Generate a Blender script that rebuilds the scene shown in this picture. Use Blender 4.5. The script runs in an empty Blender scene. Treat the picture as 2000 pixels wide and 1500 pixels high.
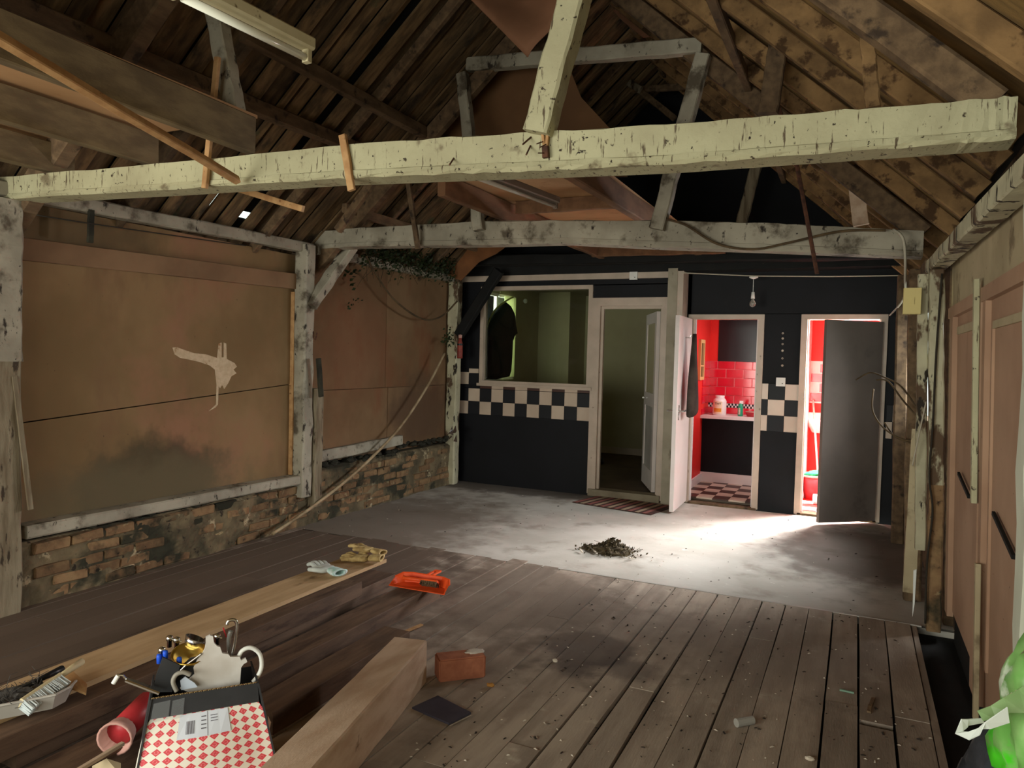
import bpy, bmesh, math, random
import numpy as np
from mathutils import Vector, Matrix, noise
random.seed(7)
R = random.Random(11)
S = bpy.context.scene
COL = S.collection

# ------------------------------------------------------------------ camera
H = 1.52; F = 1440.0
_Y = np.array([675, -36, F]); _Y /= np.linalg.norm(_Y)
_X = np.array([3078, 134, -F]); _X = _X - _Y * (_X @ _Y); _X /= np.linalg.norm(_X)
_Z = np.cross(_X, _Y); _Z = -_Z if _Z[1] > 0 else _Z
RM = np.stack([_X, _Y, _Z])            # rows: world axes in camera coordinates (x right, y down, z forward)
cam = bpy.data.cameras.new('camera'); camo = bpy.data.objects.new('camera', cam); COL.objects.link(camo)
M3 = Matrix([[float(RM[i][0]), float(-RM[i][1]), float(-RM[i][2])] for i in range(3)])
camo.matrix_world = Matrix.Translation((0, 0, H)) @ M3.to_4x4()
cam.sensor_width = 36; cam.lens = 36 * F / 2000; cam.clip_start = .02
S.camera = camo
def ray(px, py): return RM @ np.array([px - 1000., py - 750., F])
def onz(px, py, z=0.):
    d = ray(px, py); return Vector(d * ((z - H) / d[2]) + [0, 0, H])
def onx(px, py, x):
    d = ray(px, py); return Vector(d * (x / d[0]) + [0, 0, H])
def ony(px, py, y):
    d = ray(px, py); return Vector(d * (y / d[1]) + [0, 0, H])

# ------------------------------------------------------------------ light and exposure
w = bpy.data.worlds.new('world'); S.world = w; w.use_nodes = True
w.node_tree.nodes['Background'].inputs[0].default_value = (.86, 1, .92, 1)
w.node_tree.nodes['Background'].inputs[1].default_value = 2.2
S.view_settings.view_transform = 'Standard'; S.view_settings.look = 'None'
S.view_settings.gamma = 1; S.view_settings.use_curve_mapping = False
S.view_settings.exposure = -0.28
def area(name, loc, target, sx, sy, power, col, spread=180):
    l = bpy.data.lights.new(name, 'AREA'); l.shape = 'RECTANGLE'; l.size = sx; l.size_y = sy
    l.energy = power; l.color = col; l.spread = math.radians(spread)
    o = bpy.data.objects.new(name, l); COL.objects.link(o); o.location = loc
    o.rotation_euler = (Vector(target) - Vector(loc)).to_track_quat('-Z', 'Y').to_euler(); return o
# daylight through the wide doorway behind the photographer, the window in the side wall of the back bay,
# the washroom windows and the small room's window
area('daylight_doorway', (-3.1, -2.0, 1.25), (-2.2, 4, 1.35), 2.2, 1.7, 165, (1, .99, .88))
area('daylight_doorway', (-.6, -2.0, 1.3), (-.8, 4, 1.9), 1.6, 1.2, 46, (1, .99, .87))
area('daylight_side_window', (1.15, 6.35, 2.05), (-2.5, 5.4, .0), 1.7, .9, 95, (.95, .98, 1), 112)
area('daylight_small_room', (-4.75, 8.9, 1.9), (-3.0, 8.9, 1.3), .8, 1.0, 46, (.95, 1, .88))
area('daylight_washroom', (-.80, 8.75, 1.55), (-1.7, 8.9, .9), .7, .7, 15, (1, .9, .9))
area('daylight_cubicle', (.30, 8.85, 1.55), (-.55, 7.8, .7), .7, .9, 320, (1, .95, .93), 130)

# ------------------------------------------------------------------ materials
def lin(c):
    return tuple(((x / 255) / 12.92 if x <= 10 else ((x / 255 + .055) / 1.055) ** 2.4) for x in c) + (1,)
MATS = {}
class NT:
    def __init__(s, m): s.t = m.node_tree; s.n = s.t.nodes; s.l = s.t.links
    def new(s, k, **kw):
        n = s.n.new(k)
        for a, b in kw.items(): setattr(n, a, b)
        return n
    def mix(s, fac, a, b):
        n = s.new('ShaderNodeMix', data_type='RGBA')
        s.set(n.inputs[0], fac); s.set(n.inputs[6], a); s.set(n.inputs[7], b); return n.outputs[2]
    def set(s, i, v):
        if isinstance(v, bpy.types.NodeSocket): s.l.new(v, i)
        else: i.default_value = v
    def ramp(s, v, lo, hi, a=0., b=1.):
        n = s.new('ShaderNodeMapRange', interpolation_type='SMOOTHSTEP')
        s.set(n.inputs[0], v)
        for k, q in zip((1, 2, 3, 4), (lo, hi, a, b)): n.inputs[k].default_value = q
        return n.outputs[0]
    def math(s, op, a, b=0., c=0.):
        n = s.new('ShaderNodeMath', operation=op)
        s.set(n.inputs[0], a); s.set(n.inputs[1], b); s.set(n.inputs[2], c); return n.outputs[0]
    def noise(s, vec, scale, detail=4, rough=.55):
        n = s.new('ShaderNodeTexNoise'); s.l.new(vec, n.inputs[0]); n.inputs['Scale'].default_value = scale
        n.inputs['Detail'].default_value = detail; n.inputs['Roughness'].default_value = rough; return n.outputs[0]
    def scalev(s, vec, st):
        n = s.new('ShaderNodeVectorMath', operation='MULTIPLY'); s.l.new(vec, n.inputs[0]); n.inputs[1].default_value = st; return n.outputs[0]
def mat(name, c1, c2=None, scale=4, rough=.85, stretch=(1, 1, 1), spots=(), blobs=(), bump=0., bscale=60, metal=0., rnd=0.,
        spec=.3, alpha=1., trans=0., sheen=0, emit=None, sss=0):
    """colour noise between c1 and c2, 'spots' of worn or dirty colour, 'blobs' of stain at fixed places"""
    if name in MATS: return MATS[name]
    m = bpy.data.materials.new(name); m.use_nodes = True; t = NT(m); b = t.n['Principled BSDF']
    geo = t.new('ShaderNodeNewGeometry'); oi = t.new('ShaderNodeObjectInfo')
    off = t.new('ShaderNodeVectorMath', operation='SCALE'); comb = t.new('ShaderNodeCombineXYZ')
    for k in range(3): t.l.new(oi.outputs['Random'], comb.inputs[k])
    t.l.new(comb.outputs[0], off.inputs[0]); off.inputs['Scale'].default_value = 7 if rnd else 0
    add = t.new('ShaderNodeVectorMath', operation='ADD'); t.l.new(geo.outputs['Position'], add.inputs[0]); t.l.new(off.outputs[0], add.inputs[1])
    P = t.scalev(add.outputs[0], stretch)
    col = lin(c1)
    if c2: col = t.mix(t.ramp(t.noise(P, scale), .32, .68), lin(c1), lin(c2))
    for (c, sc, lo, hi, st) in spots:
        col = t.mix(t.ramp(t.noise(t.scalev(add.outputs[0], st), sc, 5, .6), lo, hi), col, lin(c))
    for (c, ctr, rad, amt, edge) in blobs:
        v = t.new('ShaderNodeVectorMath', operation='SUBTRACT'); t.l.new(geo.outputs['Position'], v.inputs[0]); v.inputs[1].default_value = ctr
        v2 = t.scalev(v.outputs[0], tuple(1 / r for r in rad))
        ln = t.new('ShaderNodeVectorMath', operation='LENGTH'); t.l.new(v2, ln.inputs[0])
        nz = t.math('MULTIPLY', t.math('SUBTRACT', t.noise(geo.outputs['Position'], 5, 5), .5), 1.3)
        msk = t.ramp(t.math('ADD', ln.outputs[1], nz), 1 + edge, 1 - edge, 0, amt)
        col = t.mix(msk, col, lin(c))
    if rnd:
        hsv = t.new('ShaderNodeHueSaturation'); t.set(hsv.inputs['Color'], col)
        t.l.new(t.ramp(oi.outputs['Random'], 0, 1, 1 - rnd, 1 + rnd), hsv.inputs['Value']); col = hsv.outputs[0]
    t.set(b.inputs['Base Color'], col)
    b.inputs['Roughness'].default_value = rough; b.inputs['Metallic'].default_value = metal
    b.inputs['Specular IOR Level'].default_value = spec; b.inputs['Alpha'].default_value = alpha
    b.inputs['Transmission Weight'].default_value = trans
    if sss: b.inputs['Subsurface Weight'].default_value = sss
    if bump:
        bn = t.new('ShaderNodeBump'); bn.inputs['Strength'].default_value = bump; bn.inputs['Distance'].default_value = .004
        t.l.new(t.noise(P, bscale, 5), bn.inputs['Height']); t.l.new(bn.outputs[0], b.inputs['Normal'])
    if emit: b.inputs['Emission Color'].default_value = lin(emit[0]); b.inputs['Emission Strength'].default_value = emit[1]
    m['n'] = 1; MATS[name] = m; return m

K = lambda *a: a
paint = mat('peeling_white_paint', (184, 179, 145), (164, 157, 126), 3, .7, (1, 1, 1), bump=.5, bscale=45,
            spots=[((120, 108, 84), 7, .60, .72, (1, 1, 1)), ((60, 48, 36), 30, .63, .69, (1, 1, 1)), ((40, 32, 25), 11, .68, .71, (1, 1, 2)), ((90, 76, 58), 28, .60, .68, (3, 1, .35)), ((44, 35, 27), 60, .66, .70, (1, 1, .6))])
paint_grey = mat('dirty_white_paint', (168, 160, 142), (138, 130, 114), 3, .75, bump=.5, bscale=45,
            spots=[((84, 74, 60), 5, .52, .68, (1, 1, 1)), ((50, 42, 34), 16, .60, .68, (1, 1, .5)), ((36, 30, 24), 50, .66, .72, (1, 1, 1))])
paint_peel = mat('flaking_paint_on_brick', (196, 190, 160), (168, 160, 134), 4, .8, bump=.7, bscale=30,
            spots=[((92, 72, 54), 6, .54, .60, (1, 1, .5)), ((46, 38, 30), 14, .58, .63, (1, 1, .35))])
post_wood = mat('weathered_post_timber', (140, 128, 106), (104, 90, 70), 5, .85, (4, 4, .5), bump=.5,
            spots=[((60, 48, 36), 12, .58, .66, (2, 2, .5))])
ochre = mat('ochre_hardboard', (142, 114, 80), (120, 96, 64), 1.2, .9, spots=[((122, 94, 66), 3, .52, .78, (1, 1, .4)), ((78, 58, 40), 40, .70, .74, (1, 1, 1)), ((150, 108, 82), .9, .5, .7, (1, 1, 1))],
            blobs=[((66, 60, 44), (-4.4, 3.55, .55), (.5, .55, .34), .8, .3), ((104, 92, 68), (-4.4, 3.3, .46), (.5, 1.1, .28), .75, .35), ((60, 54, 38), (-4.4, 3.0, 2.22), (.5, .5, .14), .5, .4)])
pink_board = mat('pinkish_hardboard', (128, 100, 72), (108, 82, 56), 1.5, .9, rnd=.06, spots=[((116, 76, 50), 2.2, .5, .72, (1, 1, .5)), ((74, 50, 34), 34, .69, .74, (1, 1, 1))],
            blobs=[((84, 62, 46), (-4.4, 7.0, .9), (.5, .6, .35), .7, .4), ((132, 86, 62), (-4.4, 5.9, 1.6), (.5, .5, .5), .4, .5)])
panel_brown = mat('brown_panel', (178, 144, 118), (156, 122, 98), 1.6, .8, spots=[((124, 90, 66), 2, .55, .8, (1, 1, .3)), ((70, 50, 36), 30, .70, .74, (1, 1, 1))])
beige_board = mat('beige_board', (186, 170, 138), (158, 142, 112), 1.6, .85, spots=[((120, 104, 80), 5, .56, .7, (1, 1, 1)), ((70, 60, 46), 40, .68, .73, (1, 1, 1))])
batten_m = mat('new_batten_wood', (188, 148, 102), (164, 122, 80), 8, .7, (2, 2, 2), bump=.2, spots=[((110, 72, 40), 14, .62, .7, (1, 1, 1))])
roofwood = mat('old_roof_boards', (120, 96, 66), (84, 66, 46), 5, .9, (1, 5, 1), rnd=.38, bump=.3, spots=[((48, 40, 30), 3, .50, .72, (1, 2, 1)), ((60, 72, 50), 2, .62, .74, (1, 1, 1))])
roofwood2 = mat('warm_roof_boards', (134, 106, 64), (104, 82, 50), 5, .9, (1, 5, 1), rnd=.28, bump=.3, spots=[((84, 66, 42), 3.5, .54, .82, (1, 2, 1))])
rafter_m = mat('rafter_timber', (142, 110, 72), (110, 84, 54), 8, .85, (1, 4, 1), bump=.4, rnd=.12, spots=[((74, 52, 30), 9, .52, .62, (1, 1, 1))])
dark_tim = mat('dark_timber', (112, 90, 66), (84, 66, 48), 6, .85, (3, 1, 3), rnd=.2, bump=.3, spots=[((54, 42, 32), 9, .55, .68, (1, 1, 1))])
joist_m = mat('grey_brown_joist', (122, 104, 76), (96, 80, 58), 5, .85, (3, 1, 3), bump=.3)
ply = mat('plywood_deck', (190, 148, 106), (166, 126, 86), 1.5, .8, spots=[((140, 94, 56), 4, .58, .75, (1, 1, 1))])
black = mat('black_wall_paint', (15, 15, 21), (10, 10, 15), 3, .6, spots=[((50, 48, 52), 2, .66, .85, (1, 1, 1)), ((110, 104, 98), 60, .74, .77, (1, 1, 1))], spec=.25)
blackb = mat('black_header', (22, 20, 18), (12, 12, 12), 4, .7, spots=[((60, 54, 44), 9, .68, .74, (1, 1, 1))])
trim_m = mat('cream_gloss_trim', (196, 176, 158), (178, 160, 142), 4, .4, spec=.5, spots=[((120, 100, 82), 18, .66, .74, (1, 1, .6))])
white_t = mat('white_tile_glaze', (206, 186, 166), (192, 170, 150), 3, .3, spec=.5, rnd=.04)
black_t = mat('black_tile_glaze', (20, 20, 26), (15, 15, 20), 3, .5, spec=.3)
redbrown_t = mat('dark_red_tile_glaze', (74, 48, 40), None, 3, .4)
grout = mat('grout', (120, 108, 96), None)
beige_in = mat('beige_emulsion', (176, 166, 134), (164, 152, 122), 1.2, .9)
red_w = mat('red_wall_paint', (236, 52, 44), (226, 44, 40), 2, .5)
red_t = mat('red_metro_tile', (220, 26, 52), (206, 20, 44), 8, .15, spec=.6, rnd=.07)
pinkgrout = mat('pink_grout', (246, 150, 150), None, rough=.8)
white_g = mat('white_gloss', (232, 222, 218), None, rough=.35, spec=.5)
white_d = mat('white_door_paint', (226, 214, 208), (214, 202, 196), 2, .4, spots=[((150, 136, 124), 24, .70, .76, (1, 1, 1))])
brown_d = mat('brown_door_paint', (122, 110, 103), (106, 96, 90), 1.4, .85, spots=[((66, 58, 54), 2, .55, .8, (1, 1, 1))])
chrome = mat('chrome', (220, 220, 216), None, rough=.18, metal=1.)
brass = mat('brass', (226, 190, 96), (206, 164, 70), 9, .32, metal=1.)
brick_m = mat('old_soft_brick', (140, 112, 80), (112, 84, 60), 9, .95, rnd=.22, bump=1., bscale=35,
            spots=[((170, 150, 112), 9, .60, .68, (1, 1, 1)), ((48, 46, 34), 3, .50, .66, (1, 1, 1)), ((40, 34, 26), 18, .60, .70, (1, 1, 1))])
mortar = mat('crumbling_mortar', (124, 108, 82), (84, 74, 56), 5, .95, bump=1., bscale=30, spots=[((176, 160, 128), 8, .60, .68, (1, 1, 1)), ((52, 50, 38), 2.2, .48, .62, (1, 1, 1)), ((48, 40, 32), 16, .60, .68, (1, 1, 1))])
rubble_m = mat('dark_damp_rubble', (56, 54, 42), (36, 34, 27), 9, .95, bump=1., bscale=25, spots=[((110, 98, 76), 14, .66, .74, (1, 1, 1))])
concrete = mat('dusty_concrete', (196, 190, 180), (172, 165, 154), 1.3, .85, bump=.3, bscale=30,
            spots=[((146, 136, 124), 2.4, .52, .76, (1, 1, 1)), ((216, 212, 202), 7, .64, .76, (1, 1, 1)), ((70, 60, 50), 30, .70, .75, (1, 1, 1))],
            blobs=[((100, 84, 70), (-3.9, 5.4, 0), (1.0, 1.5, 1), .75, .4), ((76, 64, 54), (-3.6, 7.7, 0), (1.5, .35, 1), .8, .3), ((92, 80, 72), (.1, 6.6, 0), (.7, .95, 1), .75, .35)])  # last blob paints the shade over the right side of the slab
board_m = mat('worn_floorboards', (176, 160, 144), (146, 131, 117), 2.2, .85, (5, .7, 1), rnd=.09, bump=.35, bscale=30,
            spots=[((200, 188, 170), 6, .60, .78, (1, 1, 1)), ((112, 98, 86), 3, .54, .78, (1, 1, 1)), ((214, 206, 192), 70, .72, .75, (1, 1, 1)), ((44, 36, 30), 46, .71, .75, (1, 1, 1))],
            blobs=[((76, 66, 64), (-1.22, 3.62, 0), (.22, .3, 1), .75, .22), ((86, 76, 72), (-.95, 3.5, 0), (.16, .12, 1), .6, .3), ((112, 98, 88), (-1.3, 4.1, 0), (.5, .5, 1), .45, .5),
                   ((104, 88, 74), (-2.0, 4.2, 0), (.75, .8, 1), .75, .3), ((122, 108, 98), (-.3, 4.1, 0), (.7, .5, 1), .55, .5), ((92, 76, 64), (-3.5, 3.0, 0), (1.25, 3.0, 1), .95, .25), ((110, 98, 88), (.15, 3.1, 0), (.25, .6, 1), .5, .5)])  # first blob here is the timber pile's cast shadow, painted into the boards
void_m = mat('dark_void', (26, 24, 22), (16, 15, 14), 4)
green_l = mat('ivy_leaf', (52, 66, 30), (34, 46, 20), 9, .6, rnd=.3)
stem_m = mat('dry_stem', (96, 78, 54), (66, 52, 36), 9, .9)
cane_m = mat('pale_cane', (176, 156, 124), (128, 108, 80), 6, .7)
cable_d = mat('dark_cable', (48, 42, 34), None)
cable_w = mat('white_cable', (180, 172, 154), None)
plas_w = mat('white_plastic', (232, 232, 226), None, rough=.45)
plas_c = mat('cream_plastic', (214, 196, 130), None, rough=.5)
tube_g = mat('tube_glass', (236, 236, 220), None, rough=.15, spec=.6)
tube_d = mat('dusty_tube_glass', (176, 164, 150), None, rough=.2, spec=.6)
def thin_glass(name):
    m = bpy.data.materials.new(name); m.use_nodes = True; t = NT(m); o = t.n['Material Output']
    a = t.new('ShaderNodeBsdfTransparent'); a.inputs[0].default_value = (.93, .97, .94, 1); g = t.new('ShaderNodeBsdfGlossy'); g.inputs['Roughness'].default_value = .02
    f = t.new('ShaderNodeFresnel'); f.inputs[0].default_value = 1.35; x = t.new('ShaderNodeMixShader'); t.l.new(f.outputs[0], x.inputs[0]); t.l.new(a.outputs[0], x.inputs[1]); t.l.new(g.outputs[0], x.inputs[2]); t.l.new(x.outputs[0], o.inputs[0]); return m
glass = thin_glass('window_glass')
orange = mat('orange_plastic', (238, 92, 40), (222, 78, 32), 8, .45)
grey_p = mat('grey_plastic', (186, 180, 172), (168, 162, 154), 4, .45)
dustm = mat('grey_fluff', (84, 80, 76), (50, 48, 48), 40, 1., spots=[((140, 130, 118), 30, .6, .7, (1, 1, 1))])
blackp = mat('black_plastic', (30, 31, 34), None, rough=.4)
blackc = mat('black_card', (58, 58, 60), (46, 46, 48), 6, .7)
greyc = mat('grey_cast_metal', (150, 144, 134), None, rough=.5)
bristw = mat('white_bristles', (214, 222, 224), None, rough=.8)
palew = mat('pale_sawn_plank', (192, 162, 124), (172, 142, 104), 3, .8, (5, .8, 5), bump=.2, spots=[((120, 92, 62), 3, .60, .72, (3, 1, 3)), ((70, 50, 34), 50, .72, .76, (1, 1, 1))])
brownw = mat('brown_stacked_timber', (106, 82, 64), (82, 62, 48), 4, .8, (5, .8, 5), bump=.3, spots=[((66, 46, 34), 4, .54, .7, (3, .6, 3))])
sawnw = mat('sawn_beam_pinkish', (206, 180, 156), (186, 156, 130), 4, .8, (4, 1, 4), bump=.3, spots=[((112, 84, 60), 5, .62, .72, (1, 1, 1)), ((60, 42, 30), 60, .72, .76, (1, 1, 1))])
redbrick = mat('loose_red_brick', (176, 112, 84), (156, 96, 72), 20, .9, bump=.7)
mort_w = mat('mortar_smear', (206, 196, 184), None, bump=.6)
slate = mat('blue_grey_slate', (74, 70, 82), (64, 60, 72), 8, .6)
glove_w = mat('pale_grey_glove', (200, 204, 198), (176, 180, 174), 9, .8)
glove_m = mat('mint_knit_cuff', (166, 206, 196), (206, 218, 216), 40, .9, (1, 1, 1))
glove_y = mat('yellow_leather_glove', (196, 170, 116), (150, 124, 78), 24, .8, bump=.8, bscale=18)
leaf_b = mat('dry_leaf_litter', (84, 72, 52), (58, 50, 38), 30, .95, rnd=.4)
chip_w = mat('pale_chips', (212, 200, 184), (178, 164, 146), 40, .9)
chip_d = mat('dark_chips', (58, 48, 40), (36, 30, 26), 40, .95)
hose_g = mat('green_bottle_plastic', (40, 150, 110), None, rough=.3)
garment = mat('black_garment', (18, 26, 24), (12, 18, 17), 6, .95)
brown_g = mat('brown_garment', (64, 54, 46), (44, 36, 31), 9, .95)
strap_y = mat('yellow_green_strap', (150, 150, 84), None)
curt = bpy.data.materials.new('cream_curtain'); curt.use_nodes = True; _t = NT(curt); _a = _t.new('ShaderNodeBsdfTranslucent'); _a.inputs[0].default_value = lin((206, 206, 172)); _b = _t.new('ShaderNodeBsdfDiffuse'); _b.inputs[0].default_value = lin((200, 200, 160)); _m = _t.new('ShaderNodeMixShader'); _m.inputs[0].default_value = .4; _t.l.new(_a.outputs[0], _m.inputs[1]); _t.l.new(_b.outputs[0], _m.inputs[2]); _t.l.new(_m.outputs[0], _t.n['Material Output'].inputs[0])
wood_f = mat('varnished_pine_frame', (214, 170, 112), None, rough=.5)
tape_c = mat('clear_film', (200, 204, 208), None, rough=.12, alpha=.10, spec=.8)
blue_p = mat('blue_plastic', (38, 88, 214), None, rough=.4)
red_p = mat('red_plastic', (190, 56, 60), (166, 42, 48), 6, .45)
pink_p = mat('faded_pink_canvas', (206, 160, 150), (186, 138, 126), 8, .8)
white_torn = mat('translucent_white_plastic', (224, 220, 216), (196, 188, 180), 6, .55)
bag_g = mat('green_film', (150, 196, 120), (112, 176, 84), 9, .35, spots=[((80, 214, 40), 5, .52, .6, (1, 1, 1)), ((226, 244, 216), 6, .60, .68, (1, 1, 1)), ((240, 226, 80), 7, .66, .72, (1, 1, 1))])
bag_l = mat('sage_green_film', (150, 176, 126), (128, 162, 104), 7, .3)
bag_w = mat('white_film', (232, 240, 234), None, rough=.35)
sack_m = mat('dark_grey_sack', (66, 68, 74), (40, 42, 46), 8, .35, bump=.4)
rust = mat('rusty_iron', (96, 62, 46), (66, 44, 36), 30, .9)
glass_b = mat('bulb_glass', (235, 235, 225), None, rough=.05, trans=.8)
foil = mat('crumpled_foil', (200, 200, 205), None, rough=.2, metal=1.)
redcan = mat('faded_red_paint', (150, 66, 52), (120, 48, 40), 12, .5)
label_o = mat('orange_label', (226, 160, 60), (206, 136, 50), 20, .5)

# ------------------------------------------------------------------ mesh helpers
class MB:
    def __init__(s): s.v = []; s.f = []; s.m = []; s.uv = None
    def add(s, vs, fs, mi=0):
        k = len(s.v); s.v += [tuple(p) for p in vs]; s.f += [tuple(i + k for i in f) for f in fs]; s.m += [mi] * len(fs); return s
    def box(s, a, b, mi=0, j=0.):
        x0, y0, z0 = a; x1, y1, z1 = b
        vs = [(x + R.uniform(-j, j), y + R.uniform(-j, j), z + R.uniform(-j, j)) for z in (z0, z1) for x, y in ((x0, y0), (x1, y0), (x1, y1), (x0, y1))]
        return s.add(vs, [(3, 2, 1, 0), (4, 5, 6, 7), (0, 1, 5, 4), (1, 2, 6, 5), (2, 3, 7, 6), (3, 0, 4, 7)], mi)
    def prism(s, p0, p1, w, h, up=(0, 0, 1), mi=0, seg=1, rough=0., ch=.12, w1=None, h1=None):
        """chamfered timber from p0 to p1; p is the centre line"""
        p0 = Vector(p0); p1 = Vector(p1); d = (p1 - p0).normalized(); up = Vector(up)
        sd = d.cross(up).normalized(); u = sd.cross(d).normalized(); c = ch * min(w, h)
        rings = []
        for i in range(seg + 1):
            t = i / seg; q = p0.lerp(p1, t); W = (w + ((w1 or w) - w) * t) / 2; Hh = (h + ((h1 or h) - h) * t) / 2
            q = q + sd * R.uniform(-rough, rough) + u * R.uniform(-rough, rough) if 0 < i < seg else q
            pts = [(-W + c, -Hh), (W - c, -Hh), (W, -Hh + c), (W, Hh - c), (W - c, Hh), (-W + c, Hh), (-W, Hh - c), (-W, -Hh + c)]
            rings.append([q + sd * (a + R.uniform(-rough, rough) * .5) + u * (b + R.uniform(-rough, rough) * .5) for a, b in pts])
        vs = [v for r in rings for v in r]; fs = []
        for i in range(seg):
            for k in range(8):
                a = i * 8 + k; b = i * 8 + (k + 1) % 8; fs.append((a, b, b + 8, a + 8))
        fs.append(tuple(range(7, -1, -1))); fs.append(tuple(seg * 8 + k for k in range(8)))
        return s.add(vs, fs, mi)
    def tube(s, pts, r, n=8, mi=0, r1=None, closed=False):
        pts = [Vector(p) for p in pts]; m = len(pts); rings = []; prev = Vector((.31, .2, .93))
        for i, p in enumerate(pts):
            d = (pts[min(i + 1, m - 1)] - pts[max(i - 1, 0)]).normalized()
            a = (prev - d * prev.dot(d))
            if a.length < 1e-4: a = d.orthogonal()
            a.normalize(); prev = a; b = d.cross(a); rr = r if r1 is None else r + (r1 - r) * i / (m - 1)
            rr = rr[i] if isinstance(rr, (list, tuple)) else rr
            rings.append([p + (a * math.cos(2 * math.pi * k / n) + b * math.sin(2 * math.pi * k / n)) * rr for k in range(n)])
        vs = [v for q in rings for v in q]; fs = []
        for i in range(m - 1):
            for k in range(n): fs.append((i * n + k, i * n + (k + 1) % n, (i + 1) * n + (k + 1) % n, (i + 1) * n + k))
        fs.append(tuple(range(n - 1, -1, -1))); fs.append(tuple((m - 1) * n + k for k in range(n)))
        return s.add(vs, fs, mi)
    def lathe(s, c, prof, n=20, axis=(0, 0, 1), mi=0):
        ax = Vector(axis).normalized(); a = ax.orthogonal().normalized(); b = ax.cross(a); c = Vector(c); vs = []
        for r, z in prof:
            for k in range(n): vs.append(c + ax * z + (a * math.cos(2 * math.pi * k / n) + b * math.sin(2 * math.pi * k / n)) * max(r, 1e-4))
        fs = [(i * n + k, i * n + (k + 1) % n, (i + 1) * n + (k + 1) % n, (i + 1) * n + k) for i in range(len(prof) - 1) for k in range(n)]
        return s.add(vs, fs, mi)
    def slab(s, pts, th, mi=0):
        """flat polygon with thickness th (a vector)"""
        pts = [Vector(p) for p in pts]; th = Vector(th); n = len(pts)
        fs = [tuple(range(n)), tuple(range(2 * n - 1, n - 1, -1))] + [(i, i + n, (i + 1) % n + n, (i + 1) % n) for i in range(n)]
        return s.add(pts + [p + th for p in pts], fs, mi)
    def mesh(s, name='m'):
        me = bpy.data.meshes.new(name); me.from_pydata([tuple(v) for v in s.v], [], s.f); me.validate(); me.update()
        if any(s.m): me.polygons.foreach_set('material_index', s.m[:len(me.polygons)])
        bm = bmesh.new(); bm.from_mesh(me); bmesh.ops.recalc_face_normals(bm, faces=bm.faces); bm.to_mesh(me); bm.free()
        return me
    def build(s, name, m, parent=None, smooth=False, kind=None, loc=None):
        me = s.mesh(name)
        for q in (m if isinstance(m, (list, tuple)) else [m]): me.materials.append(q)
        if smooth: me.polygons.foreach_set('use_smooth', [True] * len(me.polygons)); 
        return link(name, me, parent, kind, loc)
def link(name, me, parent=None, kind=None, loc=None):
    o = bpy.data.objects.new(name, me); COL.objects.link(o)
    if parent is not None:
        o.parent = parent; o.matrix_parent_inverse = parent_inv(parent)
    if kind: o['kind'] = kind
    if loc is not None: o.location = loc
    return o
_MW = {}
def parent_inv(p):
    return _MW[p.name] if p.name in _MW else Matrix()
def struct(name, loc=(0, 0, 0)):
    o = bpy.data.objects.new(name, None); COL.objects.link(o); o.empty_display_size = .1; o['kind'] = 'structure'
    o.location = loc; _MW[o.name] = Matrix.Translation(loc).inverted(); return o
def thing(name, label, cat, loc=(0, 0, 0), group=None):
    o = bpy.data.objects.new(name, None); COL.objects.link(o); o.empty_display_size = .05
    o.location = loc; _MW[o.name] = Matrix.Translation(loc).inverted(); tag(o, label, cat, group); return o
def tag(o, label, cat, group=None):
    o['label'] = label; o['category'] = cat
    if group: o['group'] = group
    return o
def rot(o, e): o.rotation_euler = e; return o
def bez(p0, p1, p2, n=10):
    p0, p1, p2 = Vector(p0), Vector(p1), Vector(p2)
    return [p0 * (1 - t) ** 2 + p1 * 2 * t * (1 - t) + p2 * t * t for t in [i / n for i in range(n + 1)]]
def blob(c, r, seed=0, amp=.25, fr=3., n=3):
    """lumpy closed surface"""
    bm = bmesh.new(); bmesh.ops.create_icosphere(bm, subdivisions=n, radius=1)
    b = MB(); off = Vector((seed * 3.1, seed * 1.7, seed))
    vs = []
    for v in bm.verts:
        k = 1 + amp * noise.noise(v.co * fr + off) + amp * .5 * noise.noise(v.co * fr * 2.3 + off)
        vs.append(Vector(c) + Vector((v.co.x * r[0], v.co.y * r[1], v.co.z * r[2])) * k)
    fs = [tuple(q.index for q in f.verts) for f in bm.faces]; bm.free()
    return b.add(vs, fs)

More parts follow.
